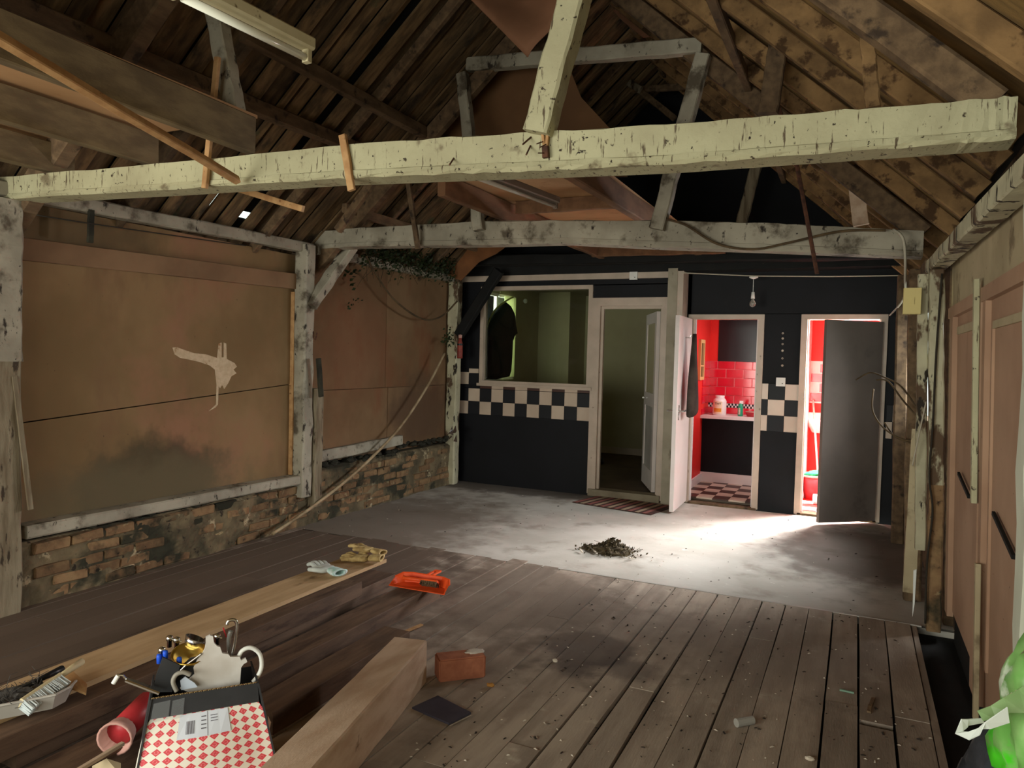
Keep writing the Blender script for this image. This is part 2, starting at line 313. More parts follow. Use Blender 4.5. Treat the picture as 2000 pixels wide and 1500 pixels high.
# ================================================================== SETTING
# ---- floor: boards in the two front bays, concrete behind
floor = struct('floor')
BW = .139
cuts = {}
i = 0; x = -4.38
while x < .36:
    x1 = min(x + BW - R.uniform(.003, .009), .375)
    if x < -1.75: yend = 4.95 + R.uniform(-.05, .05)
    else: yend = 4.92 + R.uniform(-.01, .01)
    joints = sorted(R.uniform(.2, 4.4) for _ in range(R.choice((1, 2))))
    if .05 < x < .2: joints = [3.42]
    ys = [-2.2] + joints + [yend]
    for a, b in zip(ys[:-1], ys[1:]):
        g = .05 if .05 < x < .2 and a > 3 else .003
        m = MB(); zt = R.uniform(-.003, .003)
        n = max(1, int((b - a) / .6)); dx = [R.uniform(-.0025, .0025) for _ in range(n + 1)]
        vs = []; fs = []
        for k in range(n + 1):
            yy = a + g + (b - a - g) * k / n
            l = x + dx[k]; r = x1 - abs(dx[k]) - (.018 * math.exp(-((yy - 3.55) / .45) ** 2) if -.05 < x < .06 else 0) - (.012 * math.exp(-((yy - 3.1) / .5) ** 2) if -1.05 < x < -.9 or .05 < x < .2 else 0)
            vs += [(l, yy, -.03), (r, yy, -.03), (r, yy, zt), (l, yy, zt)]
        for k in range(n):
            q = 4 * k
            fs += [(q + 3, q + 2, q + 6, q + 7), (q + 1, q + 5, q + 6, q + 2), (q, q + 3, q + 7, q + 4)]
        fs += [(0, 1, 2, 3), (4 * n + 3, 4 * n + 2, 4 * n + 1, 4 * n)]
        m.add(vs, fs).build('floorboard', board_m, floor)
    x += BW; i += 1
MB().box((-4.6, -2.3, -.12), (.7, 5.0, -.055)).build('subfloor', void_m, floor)
m = MB(); nx, ny = 44, 28; vs = []
for j in range(ny + 1):
    for i in range(nx + 1):
        X = -4.6 + 5.3 * i / nx; Yy = 4.93 + 3.0 * j / ny
        vs.append((X, Yy, .004 * noise.noise((X * 2, Yy * 2, 0)) - .004))
fs = [(j * (nx + 1) + i, j * (nx + 1) + i + 1, (j + 1) * (nx + 1) + i + 1, (j + 1) * (nx + 1) + i) for j in range(ny) for i in range(nx)]
m.add(vs, fs); m.box((-4.6, 4.94, -.12), (.7, 7.93, -.02)).build('concrete_slab', concrete, floor, smooth=False)
MB().prism((-1.9, 4.935, -.004), (.4, 4.915, -.002), .02, .01).build('threshold_strip', grey_p, floor)

# ---- left wall
XL = -4.38
wl = struct('wall_left', (XL, 4, 0))
MB().box((XL - .16, -2.3, 0), (XL - .10, 7.9, 2.5)).build('outer_boarding', dark_tim, wl)
def lpanel(y0, y1, z0, z1, mm, dx=0., name='hardboard_panel', jz=0.):
    return MB().slab([(XL + dx, y0, z0), (XL + dx, y1, z0 + jz), (XL + dx, y1, z1 + jz), (XL + dx, y0, z1)], (-.012, 0, 0)).build(name, mm, wl)
# near bay: sheet split by one long sloping joint
MB().slab([(XL, 2.6, 1.06), (XL, 5.0, 1.245), (XL, 5.0, 2.08), (XL, 2.6, 2.06)], (-.012, 0, 0)).build('hardboard_panel', ochre, wl)
MB().slab([(XL - .002, 2.6, .40), (XL - .002, 5.0, .40), (XL - .002, 5.0, 1.238), (XL - .002, 2.6, 1.052)], (-.012, 0, 0)).build('hardboard_panel', ochre, wl)
lpanel(2.6, 5.0, 2.06, 2.34, ochre, -.03)
lpanel(-2.2, 2.45, .4, 2.3, ochre, 0)
MB().prism((XL + .03, 2.55, 2.06), (XL + .03, 4.95, 2.11), .03, .13, seg=4, rough=.003).build('rail', mat('dull_rail_board', (138, 108, 80), (118, 90, 66), 2, .9), wl)
MB().prism((XL + .012, 4.90, .46), (XL + .012, 4.90, 2.02), .022, .05, up=(1, 0, 0)).build('corner_strip', batten_m, wl)
# back bay
lpanel(5.1, 6.3, 1.17, 2.4, pink_board, -.005); lpanel(6.305, 7.6, 1.17, 2.4, pink_board, -.005)
lpanel(5.1, 5.72, .55, 1.165, pink_board, -.003); lpanel(5.725, 6.35, .55, 1.165, pink_board, -.008); lpanel(6.355, 7.6, .5, 1.165, pink_board, -.004)
# sills
MB().prism((XL + .06, 2.62, .44), (XL + .06, 4.96, .42), .13, .075, seg=6, rough=.004).build('sill', paint_grey, wl)
MB().prism((XL + .03, 5.14, .575), (XL + .03, 6.55, .61), .06, .10, seg=5, rough=.004).build('sill', paint_grey, wl)
# brick plinth
def mortar_face(y0, y1, zt, xf):
    ny_, nz2 = int((y1 - y0) / .03), int(zt / .025); vs = []
    for j in range(nz2 + 1):
        for i in range(ny_ + 1):
            yy = y0 + (y1 - y0) * i / ny_; zz = zt * j / nz2 - .02
            d_ = .030 * noise.noise((yy * 3.1, zz * 4, 3.3)) + .014 * noise.noise((yy * 16, zz * 16, 1.7)) + .006 * noise.noise((yy * 50, zz * 50, 4.1))
            vs.append((xf + d_ - .035 * (j == nz2), yy, zz))
    m = MB(); m.add(vs, [(j * (ny_ + 1) + i, j * (ny_ + 1) + i + 1, (j + 1) * (ny_ + 1) + i + 1, (j + 1) * (ny_ + 1) + i) for j in range(nz2) for i in range(ny_)])
    m.box((XL - .08, y0, -.02), (xf - .035, y1, zt - .022)); m.build('mortar_bed', mortar, wl)
mortar_face(2.6, 5.05, .39, XL + .078)
mortar_face(5.05, 7.75, .50, XL + .064)
bricks = []
for v in range(6):
    b = MB(); bm = bmesh.new(); bmesh.ops.create_cube(bm, size=1)
    for q in bm.verts: q.co = Vector((q.co.x * .08, q.co.y * .212, q.co.z * .062)) + Vector((R.uniform(-.006, .006), R.uniform(-.006, .006), R.uniform(-.006, .006)))
    bmesh.ops.bevel(bm, geom=bm.edges[:], offset=.007, segments=1, affect='EDGES')
    me = bpy.data.meshes.new('brick'); bm.to_mesh(me); bm.free(); me.materials.append(brick_m); bricks.append(me)
def bricklay(y0, y1, rows, xf, drop=.0):
    for r in range(rows):
        y = y0 - (.11 if r % 2 else 0)
        while y < y1:
            if R.random() > drop and y > y0 - .1:
                o = link('brick', R.choice(bricks), wl); o.location = (xf + R.uniform(-.012, .010), y + .11, .036 + r * .073)
                rot(o, (R.uniform(-.03, .03), R.uniform(-.04, .04), R.uniform(-.03, .03)))
            y += .224
bricklay(2.68, 4.9, 5, XL + .045, .08)
bricklay(5.2, 7.5, 6, XL + .03, .06)
rb = MB()
for k in range(120):
    y = R.uniform(5.15, 7.55); c = (XL + R.uniform(-.02, .055), y, .47 + R.uniform(0, .035) + .05 * (y > 6.5)); s = R.uniform(.012, .04)
    b = blob(c, (s, s * 1.4, s * .7), k, .4, 2, 1); rb.add(b.v, b.f)
rb.build('loose_rubble', rubble_m, wl, kind='stuff')
rb = MB()
for k in range(90):
    y = R.uniform(2.7, 4.95); c = (XL + R.uniform(.0, .06), y, .375 + R.uniform(0, .02)); s = R.uniform(.01, .03)
    b = blob(c, (s, s * 1.4, s * .7), k, .4, 2, 1); rb.add(b.v, b.f)
rb.build('loose_rubble', rubble_m, wl, kind='stuff')
# white paint splash on the sheet
sp = MB()
def splash(pts):
    sp.slab([onx(px, py, XL + .0015) for px, py in pts], (-.002, 0, 0))
splash([(337, 679), (345, 678), (362, 684), (380, 690), (402, 692), (424, 699), (427, 671), (433, 669), (433, 698), (437, 698), (437, 669), (442, 671), (443, 701), (458, 709), (463, 716), (456, 722), (462, 729), (452, 735), (446, 748), (438, 760), (434, 752), (430, 758), (427, 754), (426, 790), (421, 796), (408, 803), (422, 790), (423, 752), (420, 722), (410, 714), (390, 707), (368, 702), (352, 699), (341, 692)])
sp.build('paint_splash', mat('white_paint_splash', (206, 186, 156), (190, 168, 136), 30, .8, spots=[((150, 112, 72), 12, .60, .70, (1, 1, 1))]), wl)

# ---- right wall
XR = .50
wr = struct('wall_right', (XR, 4, 0))
def rslab(ys, zs, mm, x=XR, th=.02, name='panel', lean=True):
    (y0, y1), (z0, z1) = ys, zs
    f = lambda z: x - .025 * z
    return MB().slab([(f(z0), y0, z0), (f(z0), y1, z0), (f(z1), y1, z1), (f(z1), y0, z1)], (th, 0, 0)).build(name, mm, wr)
rslab((2.5, 4.9), (1.83, 2.16), beige_board, XR + .02)
rslab((3.72, 4.85), (.18, 1.83), panel_brown, XR + .03)
rslab((2.5, 3.66), (.12, 1.83), panel_brown, XR + .03)
rslab((-2.2, 2.5), (.0, 2.16), beige_board, XR + .04)
rslab((2.5, 4.9), (1.80, 1.86), panel_brown, XR + .005, .03, 'rail')
rslab((4.68, 4.80), (.15, 1.80), panel_brown, XR + .005, .03, 'stile')
rslab((3.66, 3.78), (.12, 1.80), panel_brown, XR + .005, .03, 'stile')
rslab((3.56, 3.63), (.12, 1.80), panel_brown, XR + .008, .03, 'stile')
rslab((3.84, 4.62), (1.70, 1.74), beige_board, XR + .02, .012, 'moulding'); rslab((3.84, 3.87), (.3, 1.70), beige_board, XR + .02, .012, 'moulding'); rslab((2.72, 3.46), (1.68, 1.71), beige_board, XR + .02, .012, 'moulding')
rslab((3.46, 3.49), (.3, 1.71), panel_brown, XR + .02, .014, 'moulding')
MB().prism((.487, 4.35, .985), (.487, 3.95, .93), .016, .012, up=(1, 0, 0)).build('split_line', void_m, wr); MB().prism((.492, 3.32, .97), (.492, 2.9, .90), .016, .012, up=(1, 0, 0)).build('split_line', void_m, wr)
MB().prism((XR - .03, 3.66, .95), (XR - .055, 3.70, 1.90), .04, .022, up=(1, 0, 0)).build('cover_batten', paint, wr)
MB().prism((XR - .01, 3.48, .10), (XR - .02, 3.54, .72), .035, .02, up=(1, 0, 0)).build('cover_batten', beige_board, wr)
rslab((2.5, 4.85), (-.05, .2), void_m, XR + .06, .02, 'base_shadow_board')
# back bay of the right wall, with a window opening that lights the concrete
rslab((5.0, 8.0), (0, 1.12), dark_tim, XR + .02, .05, 'wainscot')
rslab((5.0, 5.5), (1.12, 2.2), dark_tim, XR + .02, .05, 'wall_board')
rslab((7.25, 8.0), (1.12, 2.2), black, XR + .02, .05, 'wall_board')
rslab((5.5, 7.25), (1.98, 2.2), dark_tim, XR + .02, .05, 'lintel')
MB().box((XR + .5, 4.0, 0), (XR + .52, 5.3, 3)).build('outside_return', dark_tim, wr)
MB().prism((.38, 5.45, .0), (.33, 5.45, 2.15), .1, .1, up=(1, 0, 0), seg=5, rough=.006).build('stud', dark_tim, wr)
MB().prism((.37, 7.15, .0), (.33, 7.15, 2.3), .1, .1, up=(1, 0, 0), seg=5, rough=.006).build('stud', dark_tim, wr)

MB().slab([(.52, -2.3, 2.05), (.52, 8.3, 2.05), (.56, 8.3, 2.5), (.56, -2.3, 2.5)], (.02, 0, 0)).build('eaves_board', dark_tim, wr)
MB().box((.57, -2.3, -.15), (.60, 8.1, .2)).build('base_board', dark_tim, wr)
# ---- wall behind the photographer with its doorway
wf = struct('wall_front', (-2, -2.25, 0))
MB().box((-4.6, -2.3, 2.2), (.7, -2.2, 2.6)).build('lintel', dark_tim, wf)
MB().box((-4.6, -2.3, 0), (-4.3, -2.2, 2.2)).build('pier', dark_tim, wf)
MB().box((.3, -2.3, 0), (.7, -2.2, 2.2)).build('pier', dark_tim, wf)
MB().slab([(-4.6, -2.3, 2.6), (.7, -2.3, 2.6), (.7, -2.3, 2.6), (-1.95, -2.3, 4.8)], (0, .05, 0)).build('gable', dark_tim, wf)

# ---- roof
ceil = struct('ceiling', (-1.95, 3, 4.6))
A = Vector((-4.5, 0, 2.33)); B = Vector((-1.95, 0, 4.6)); dL = (B - A); LL = dL.length; dL.normalize(); nLv = Vector((-dL.z, 0, dL.x))
A2 = Vector((.5, 0, 2.37)); dR = (B - A2); LR = dR.length; dR.normalize(); nRv = Vector((dR.z, 0, -dR.x)); nRv = -nRv if nRv.z < 0 else nRv
def rl(y, s, off): p = A + dL * s + nLv * off; return Vector((p.x, y, p.z))
def rr_(y, s, off): p = A2 + dR * s + nRv * off; return Vector((p.x, y, p.z))
gaps = [(3.90, .28, .50), (4.24, .24, .31), (4.69, .25, .31)]
y = -2.2; k = 0
while y < 8.3:
    wdt = R.uniform(.10, .15); off = .0 if k % 2 else .028; skip = 0; ex_ = .02
    for (gy, _a, _b) in gaps:
        if y < gy - .008 < y + wdt + .05: wdt = gy - .008 - y; skip = .05; ex_ = 0
        if abs(y - gy - .008) < 1e-4: ex_ = 0
    zz = R.uniform(-.004, .004); g = R.uniform(.004, .014)
    b = MB(); b.prism(rl(y + wdt / 2, .0, off + zz), rl(y + wdt / 2 + R.uniform(-.01, .01), LL, off + zz), wdt - g + (ex_ if k % 2 == 0 else 0), .018, up=nLv, ch=.05)
    o = b.build('roof_board', roofwood, ceil)
    y += wdt + skip; k += 1
y = -2.2; k = 0
while y < 8.3:
    wdt = R.uniform(.17, .27)
    b = MB(); b.prism(rr_(y + wdt / 2, .0, 0 if k % 2 else .02), rr_(y + wdt / 2, LR, 0 if k % 2 else .02), wdt - R.uniform(.006, .014), .018, up=nRv, ch=.05)
    b.build('roof_board', roofwood2, ceil); y += wdt; k += 1
# outer tiles-and-felt layer, with slipped places that let the day in on the left
b = MB()
def quadL(y0, y1, s0, s1): b.slab([rl(y0, s0, .06), rl(y1, s0, .06), rl(y1, s1, .06), rl(y0, s1, .06)], nLv * .01)
ys = [-2.4]
for (gy, gs0, gs1) in gaps:
    quadL(ys[-1], gy + .03, -.25, LL); quadL(gy + .03, gy + .12, -.25, gs0); quadL(gy + .03, gy + .12, gs1, LL); ys.append(gy + .12)
quadL(ys[-1], 8.4, -.25, LL)
b.build('roof_felt', void_m, ceil)
MB().slab([rr_(-2.4, -.25, .05), rr_(8.4, -.25, .05), rr_(8.4, LR, .05), rr_(-2.4, LR, .05)], nRv * .01).build('roof_felt', void_m, ceil)
for yy in [2.05, 2.5, 2.95, 3.4, 3.9, 4.4, 4.95, 5.5, 6.1, 6.7, 7.3, 7.8, 1.55, 1.0]:
    MB().prism(rr_(yy, -.02, -.055), rr_(yy + R.uniform(-.04, .04), LR, -.055), .055, .09, up=nRv, seg=8, rough=.004).build('rafter', rafter_m, ceil)
for yy in [1.2, 2.1, 3.3, 4.5, 5.7, 6.9]:
    MB().prism(rl(yy, 0, -.05), rl(yy + R.uniform(-.03, .03), LL, -.05), .05, .075, up=nLv, seg=8, rough=.004).build('rafter', dark_tim, ceil)
MB().prism((-1.95, -2.2, 4.56), (-1.95, 8.3, 4.56), .03, .16).build('ridge_board', dark_tim, ceil)

def purlin(p0, p1, w_, h_, mm, label, name='purlin', up=(0, 0, 1)):
    return tag(MB().prism(p0, p1, w_, h_, up=up, seg=12, rough=.005).build(name, mm), label, 'beam')
purlin((-3.54, -2, 3.02), (-3.54, 4.9, 3.08), .07, .10, dark_tim, 'long thin dark batten running under the left roof boards')
purlin((-3.25, 3.2, 3.32), (-3.25, 7.9, 3.30), .06, .09, dark_tim, 'upper dark batten under the left roof, behind the fluorescent tube')
purlin((-3.92, 5.0, 2.72), (-3.9, 7.9, 2.72), .05, .08, dark_tim, 'low dark batten under the left roof in the back bay')
purlin((-.70, -2, 3.33), (-.74, 7.9, 3.36), .05, .07, dark_tim, 'thin brown purlin running along the right roof slope')

# ---- black back wall
BY = 7.8; TY = 8.0
wb = struct('wall_back', (-2, 7.9, 0))
def yb(x0, x1, z0, z1, y0, th, mm, name, par=None, j=0.):
    return MB().box((x0, y0, z0), (x1, y0 + th, z1), j=j).build(name, mm, par or wb)
yb(-4.5, -4.07, 0, 2.47, BY, .06, black, 'black_panel'); yb(-4.07, -2.68, -.02, 1.18, BY, .06, black, 'black_panel')
yb(-4.07, -1.82, 2.33, 2.47, BY, .06, black, 'black_panel'); yb(-2.68, -1.84, 2.19, 2.34, BY, .06, black, 'black_panel')
yb(-4.36, -1.8, 2.395, 2.47, BY - .03, .035, trim_m, 'header_rail')
yb(-1.84, -1.64, 2.02, 2.47, TY, .06, black, 'black_panel')
yb(-1.74, .5, 2.025, 2.5, TY, .06, black, 'black_panel')
yb(-.90, -.52, -.02, 2.03, TY, .06, black, 'black_panel')
yb(.24, .52, -.02, 2.03, TY, .06, black, 'black_panel')
yb(-1.74, -1.66, -.02, 2.03, TY, .06, black, 'black_panel')
yb(-4.5, .56, 2.46, 2.68, BY - .05, .42, blackb, 'header_beam')
# dark gable infill and the brown sheet nailed over part of it
MB().slab([(-4.75, 8.15, 2.56), (.75, 8.15, 2.56), (-1.95, 8.15, 4.72)], (0, .05, 0)).build('gable_infill', black, wb)
bgs = mat('brown_gable_sheet', (128, 92, 60), (102, 72, 48), 1.5, .9)
tag(MB().slab([ony(*p, 5.5) for p in [(905, 140), (1108, 122), (1135, 190), (1195, 255), (1225, 345), (845, 345), (868, 256), (893, 196)]], (0, .012, 0)).build('truss_sheet', bgs), 'brown hardboard sheet nailed up behind the collar of the middle truss', 'board')
tag(MB().slab([ony(*p, 7.3) for p in [(998, 474), (925, 470), (905, 498), (874, 538), (900, 548), (935, 512), (968, 496)]], (0, .012, 0)).build('torn_sheet', mat('orange_brown_scrap', (140, 92, 56), (112, 72, 44), 3, .9)), 'torn orange-brown sheet hanging between the ivy and the black header', 'board')
# white corner post and side return of the small room
yb(-1.84, -1.74, -.02, 2.49, BY - .06, .13, mat('white_post_paint', (172, 162, 142), (150, 142, 122), 3, .6, spots=[((106, 98, 80), 6, .6, .72, (1, 1, .4))]), 'corner_post')
yb(-1.74, -1.68, -.02, 2.47, BY - .05, .26, trim_m, 'corner_post')
# checker tiles
tiles = {}
def tile(x, z, wd, hh, mm, y, par, name='tile'):
    k = (round(wd, 3), round(hh, 3), mm.name)
    if k not in tiles:
        bm = bmesh.new(); bmesh.ops.create_cube(bm, size=1)
        for q in bm.verts: q.co = Vector((q.co.x * (wd - .002), q.co.y * .012, q.co.z * (hh - .002)))
        bmesh.ops.bevel(bm, geom=bm.edges[:], offset=.0015, segments=1, affect='EDGES')
        me = bpy.data.meshes.new('tile'); bm.to_mesh(me); bm.free(); me.materials.append(mm); tiles[k] = me
    o = link(name, tiles[k], par); o.location = Vector((x + wd / 2, y, z + hh / 2)) + par_off(par); return o
def par_off(par): return Vector((0, 0, 0))
T = .154
for c in range(11):
    x0 = -4.37 + c * T
    for r, z0 in enumerate((.975, .821)):
        tile(x0, z0, T, T, black_t if (c + r) % 2 == 0 else white_t, BY - .008, wb)
    if x0 > -4.15:
        tile(x0, 1.131, T, .04, redbrown_t if c % 2 == 0 else white_t, BY - .008, wb)
tile(-4.37, 1.131, T, .04, black_t, BY - .008, wb); tile(-4.37, 1.175, T, .145, white_t, BY - .008, wb); tile(-4.216, 1.175, T * .85, .13, black_t, BY - .008, wb); tile(-4.216, 1.31, T * .85, .055, white_t, BY - .008, wb)
T2 = .163
for r in range(3):
    z0 = .822 + r * T2
    for c, (x0, wd) in enumerate(((-.893, .07), (-.823, T2), (-.66, .145))):
        tile(x0, z0, wd, T2, white_t if (r + c) % 2 == 0 else black_t, TY - .008, wb)
for r in range(3):
    tile(.27, .822 + r * T2, .055, T2, black_t if r == 1 else white_t, TY - .008, wb) if r < 2 else None
    tile(.325, .822 + r * T2, T2 * .8, T2, white_t if r == 1 else black_t, TY - .008, wb)

# interior window of the small room
win = struct('window_1', (-3.37, 7.8, 1.18))
x0, x1, z0, z1 = -4.07, -2.68, 1.185, 2.335; fw = .045
for nm, a in (('window_frame', (x0, x0 + fw, z0, z1)), ('window_frame', (x1 - fw, x1, z0, z1)), ('window_frame', (x0 + fw, x1 - fw, z1 - fw, z1)), ('window_frame', (x0 + fw, x1 - fw, z0, z0 + fw))):
    MB().box((a[0], BY - .03, a[2]), (a[1], BY + .07, a[3])).build(nm, trim_m, win)
MB().box((x0 - .02, BY - .05, z0 - .02), (x1 + .02, BY - .0, z0 + .012)).build('window_sill', trim_m, win)
MB().box((x0 + fw, BY + .03, z0 + fw), (x1 - fw, BY + .036, z1 - fw)).build('pane', glass, win)

# small room behind it
w2 = struct('wall_2', (-3, 9.5, 0))
def inb(a, b, nm, mm=beige_in, par=w2): return MB().box(a, b).build(nm, mm, par)
inb((-4.46, 11.0, -.05), (-1.66, 11.06, 2.6), 'end_wall')
inb((-4.46, 7.87, -.05), (-4.40, 8.35, 2.6), 'side_wall'); inb((-4.46, 9.45, -.05), (-4.40, 11, 2.6), 'side_wall')
inb((-4.46, 8.35, -.05), (-4.40, 9.45, 1.2), 'side_wall'); inb((-4.46, 8.35, 2.36), (-4.40, 9.45, 2.6), 'side_wall')
inb((-1.80, 7.99, -.05), (-1.74, 11, 2.6), 'partition'); inb((-4.40, 10.3, -.02), (-3.9, 11, 2.5), 'chimney_breast'); 
inb((-4.5, 7.85, 2.50), (-1.7, 11.06, 2.55), 'room_ceiling')
inb((-4.5, 7.85, -.06), (-1.7, 11.06, .06), 'room_floor', mat('brown_room_floor', (96, 78, 62), (76, 62, 50), 3, .7))
inb((-4.40, 10.98, .06), (-1.8, 11.0, .16), 'skirting_board', trim_m); 
win2 = struct('window_2', (-4.4, 8.9, 1.2))
for a in ((8.35, 8.39, 1.2, 2.36), (9.41, 9.45, 1.2, 2.36), (8.39, 9.41, 1.2, 1.24), (8.39, 9.41, 2.32, 2.36), (8.88, 8.92, 1.24, 2.32)):
    MB().box((-4.46, a[0], a[2]), (-4.41, a[1], a[3])).build('window_frame', white_g, win2)
MB().box((-4.44, 8.39, 1.24), (-4.436, 9.41, 2.32)).build('pane', glass, win2)
# reeded cream curtain beside the coat
m = MB(); vs = []; n = 16
for k in range(n + 1):
    yy = 9.02 + .38 * k / n; xx = -4.36 + .016 * math.sin(k * 1.9); vs += [(xx, yy, 1.24), (xx, yy, 2.34), (xx - .004, yy, 1.24), (xx - .004, yy, 2.34)]
fs = []
for k in range(n):
    q = 4 * k; fs += [(q, q + 4, q + 5, q + 1), (q + 2, q + 3, q + 7, q + 6), (q + 1, q + 5, q + 7, q + 3), (q, q + 2, q + 6, q + 4)]
tag(m.add(vs, fs).build('curtain', curt), 'short cream curtain at the right side of the little window behind the black coat', 'curtain')

# doorway to the small room: frame and its leaf standing open inwards
d1 = struct('door_1', (-2.26, 7.8, .06))
for a in ((-2.68, -2.585, 0.02, 2.19), (-1.90, -1.84, .02, 2.19), (-2.585, -1.90, 2.10, 2.19)):
    MB().box((a[0], BY - .03, a[2]), (a[1], BY + .08, a[3])).build('door_frame', trim_m, d1)
for a in ((-2.585, -2.555, .06, 2.10), (-1.92, -1.90, .06, 2.10), (-2.555, -1.92, 2.07, 2.10)):
    MB().box((a[0], BY + .01, a[2]), (a[1], BY + .05, a[3])).build('door_stop', trim_m, d1)
MB().box((-2.66, BY - .06, -.0), (-1.86, BY + .1, .075)).build('threshold', mat('worn_threshold', (150, 140, 118), (128, 116, 96), 4, .7), d1)
lf = thing('room_door', 'white panelled door standing open inside the small room, seen through its doorway', 'door', (-1.95, 7.92, .08))
p0 = Vector((-1.95, 7.92, 0)); p1 = Vector((-2.25, 8.62, 0)); dd = (p1 - p0).normalized(); nn = Vector((-dd.y, dd.x, 0))
def leafbox(a, b, z0, z1, t0, t1, nm, mm, par):
    return MB().slab([p0 + dd * a + nn * t0 + Vector((0, 0, z0)), p0 + dd * b + nn * t0 + Vector((0, 0, z0)), p0 + dd * b + nn * t0 + Vector((0, 0, z1)), p0 + dd * a + nn * t0 + Vector((0, 0, z1))], nn * (t1 - t0)).build(nm, mm, par)
for a, b, z0, z1 in ((0, .1, .08, 2.05), (.66, .76, .08, 2.05), (.1, .66, .08, .3), (.1, .66, 1.0, 1.15), (.1, .66, 1.93, 2.05)): leafbox(a, b, z0, z1, 0, .04, 'rail', white_d, lf)
leafbox(.1, .66, .3, 1.0, .012, .03, 'panel', grey_p, lf); leafbox(.1, .66, 1.15, 1.93, .012, .03, 'panel', beige_in, lf)
for sgn in (-1, 1):
    q = p0 + dd * .71 + nn * (.02 + sgn * .05) + Vector((0, 0, 1.08)); MB().tube([q - nn * sgn * .04, q, q - dd * .09], .009).build('handle', chrome, lf)

# washroom one (middle) and cubicle (right)
def frame(st, xa, xb, y0, ztop, wd=.06):
    for a in ((xa, xa + wd, -.0, ztop), (xb - wd, xb, -.0, ztop), (xa + wd, xb - wd, ztop - .05, ztop)):
        MB().box((a[0], y0 - .03, a[2]), (a[1], y0 + .12, a[3])).build('door_frame', trim_m, st)
        k = .02
    MB().box((xa + wd, y0 + .02, .0), (xa + wd + .014, y0 + .06, ztop - .05)).build('door_stop', white_g, st)
    MB().box((xb - wd - .014, y0 + .02, .0), (xb - wd, y0 + .06, ztop - .05)).build('door_stop', white_g, st)
d2 = struct('door_2', (-1.28, 8, 0)); frame(d2, -1.66, -.885, TY, 2.02)
d3 = struct('door_3', (-.14, 8, 0)); frame(d3, -.53, .25, TY, 2.02)
MB().box((-1.6, TY - .05, -.02), (-.9, TY + .12, .012)).build('threshold', dark_tim, d2); MB().box((-.5, TY - .03, -.02), (.22, TY + .12, .012)).build('threshold', dark_tim, d3)
# leaf of door_2, swung towards the hall
lf2 = thing('washroom_door', 'white washroom door standing open, brown garment hung on its inner face', 'door', (-1.64, 8, 0))
def leaf(par, h, f, th, z0, z1, mm, nm='leaf'):
    h = Vector(h); f = Vector(f); d = (f - h).normalized(); n = Vector((-d.y, d.x, 0)) * th
    return MB().slab([h + Vector((0, 0, z0)), f + Vector((0, 0, z0)), f + Vector((0, 0, z1)), h + Vector((0, 0, z1))], n).build(nm, mm, par), d, n
hx = Vector((-1.615, 7.96, 0)); fx = Vector((-1.60, 7.27, 0))
leaf(lf2, hx, fx, -.04, .02, 1.97, white_d)
hz = 1.02
MB().tube([(-1.60, 7.34, hz), (-1.545, 7.34, hz), (-1.54, 7.44, hz + .004)], .009).build('handle', chrome, lf2)
MB().box((-1.6005, 7.325, hz - .09), (-1.592, 7.36, hz + .06)).build('handle_plate', chrome, lf2)
MB().tube([(-1.65, 7.34, hz), (-1.705, 7.34, hz), (-1.71, 7.43, hz + .004)], .009).build('handle', chrome, lf2)
MB().tube([(-1.605, 7.60, 1.76), (-1.56, 7.60, 1.76), (-1.55, 7.60, 1.785)], .006).build('coat_hook', chrome, lf2)
# brown garment on that door
g = MB(); vs = []; rows = 14; cols = 12
for r in range(rows + 1):
    t = r / rows; z = 1.80 - .80 * t; wd = (.05 + .30 * min(1, t * 1.3)) * (1 - .28 * max(0, t - .6) / .4)
    for c in range(cols):
        a = 2 * math.pi * c / cols; rad = wd / 2 * (1 + .18 * math.sin(a * 3 + t * 4))
        vs.append((-1.525 + .06 * (.35 + t * .6) * math.sin(a) + .01, 7.60 - .03 * t + rad * math.cos(a) + .04 * t, z + (.05 * math.cos(a) * (t > .8))))
fs = [(r * cols + c, r * cols + (c + 1) % cols, (r + 1) * cols + (c + 1) % cols, (r + 1) * cols + c) for r in range(rows) for c in range(cols)]
fs += [tuple(range(cols)), tuple(rows * cols + c for c in range(cols))]
tag(g.add(vs, fs).build('hanging_jacket', brown_g, smooth=True), 'dark brown jacket hanging on the open white washroom door', 'jacket')
# leaf of door_3, nearly closed, brown
lf3 = thing('cubicle_door', 'plain dark brown door standing ajar at the far right of the black wall', 'door', (.19, 8, 0))
hh = ony(1722, 800, 7.95); h3 = Vector((.185, 7.955, 0)); f3 = Vector((-.30, 7.57, 0))
d3l, d_, n_ = leaf(lf3, h3, f3, .04, .02, 1.945, brown_d)
for zz in (.25, 1.7): MB().box((.18, 7.93, zz), (.20, 7.965, zz + .09)).build('hinge', rust, lf3)
q = f3 + d_ * -.06 + n_ * 1.3
MB().tube([f3 - d_ * .05 + Vector((0, 0, .95)), f3 - d_ * .05 - n_ + Vector((0, 0, .95)), f3 - d_ * .15 - n_ * 1.1 + Vector((0, 0, .95))], .008).build('handle', rust, lf3)
MB().slab([f3 - d_ * .03 - n_ * .12 + Vector((0, 0, .86)), f3 - d_ * .09 - n_ * .12 + Vector((0, 0, .86)), f3 - d_ * .09 - n_ * .12 + Vector((0, 0, 1.02)), f3 - d_ * .03 - n_ * .12 + Vector((0, 0, 1.02))], n_ * .11).build('lock_plate', dark_tim, lf3)

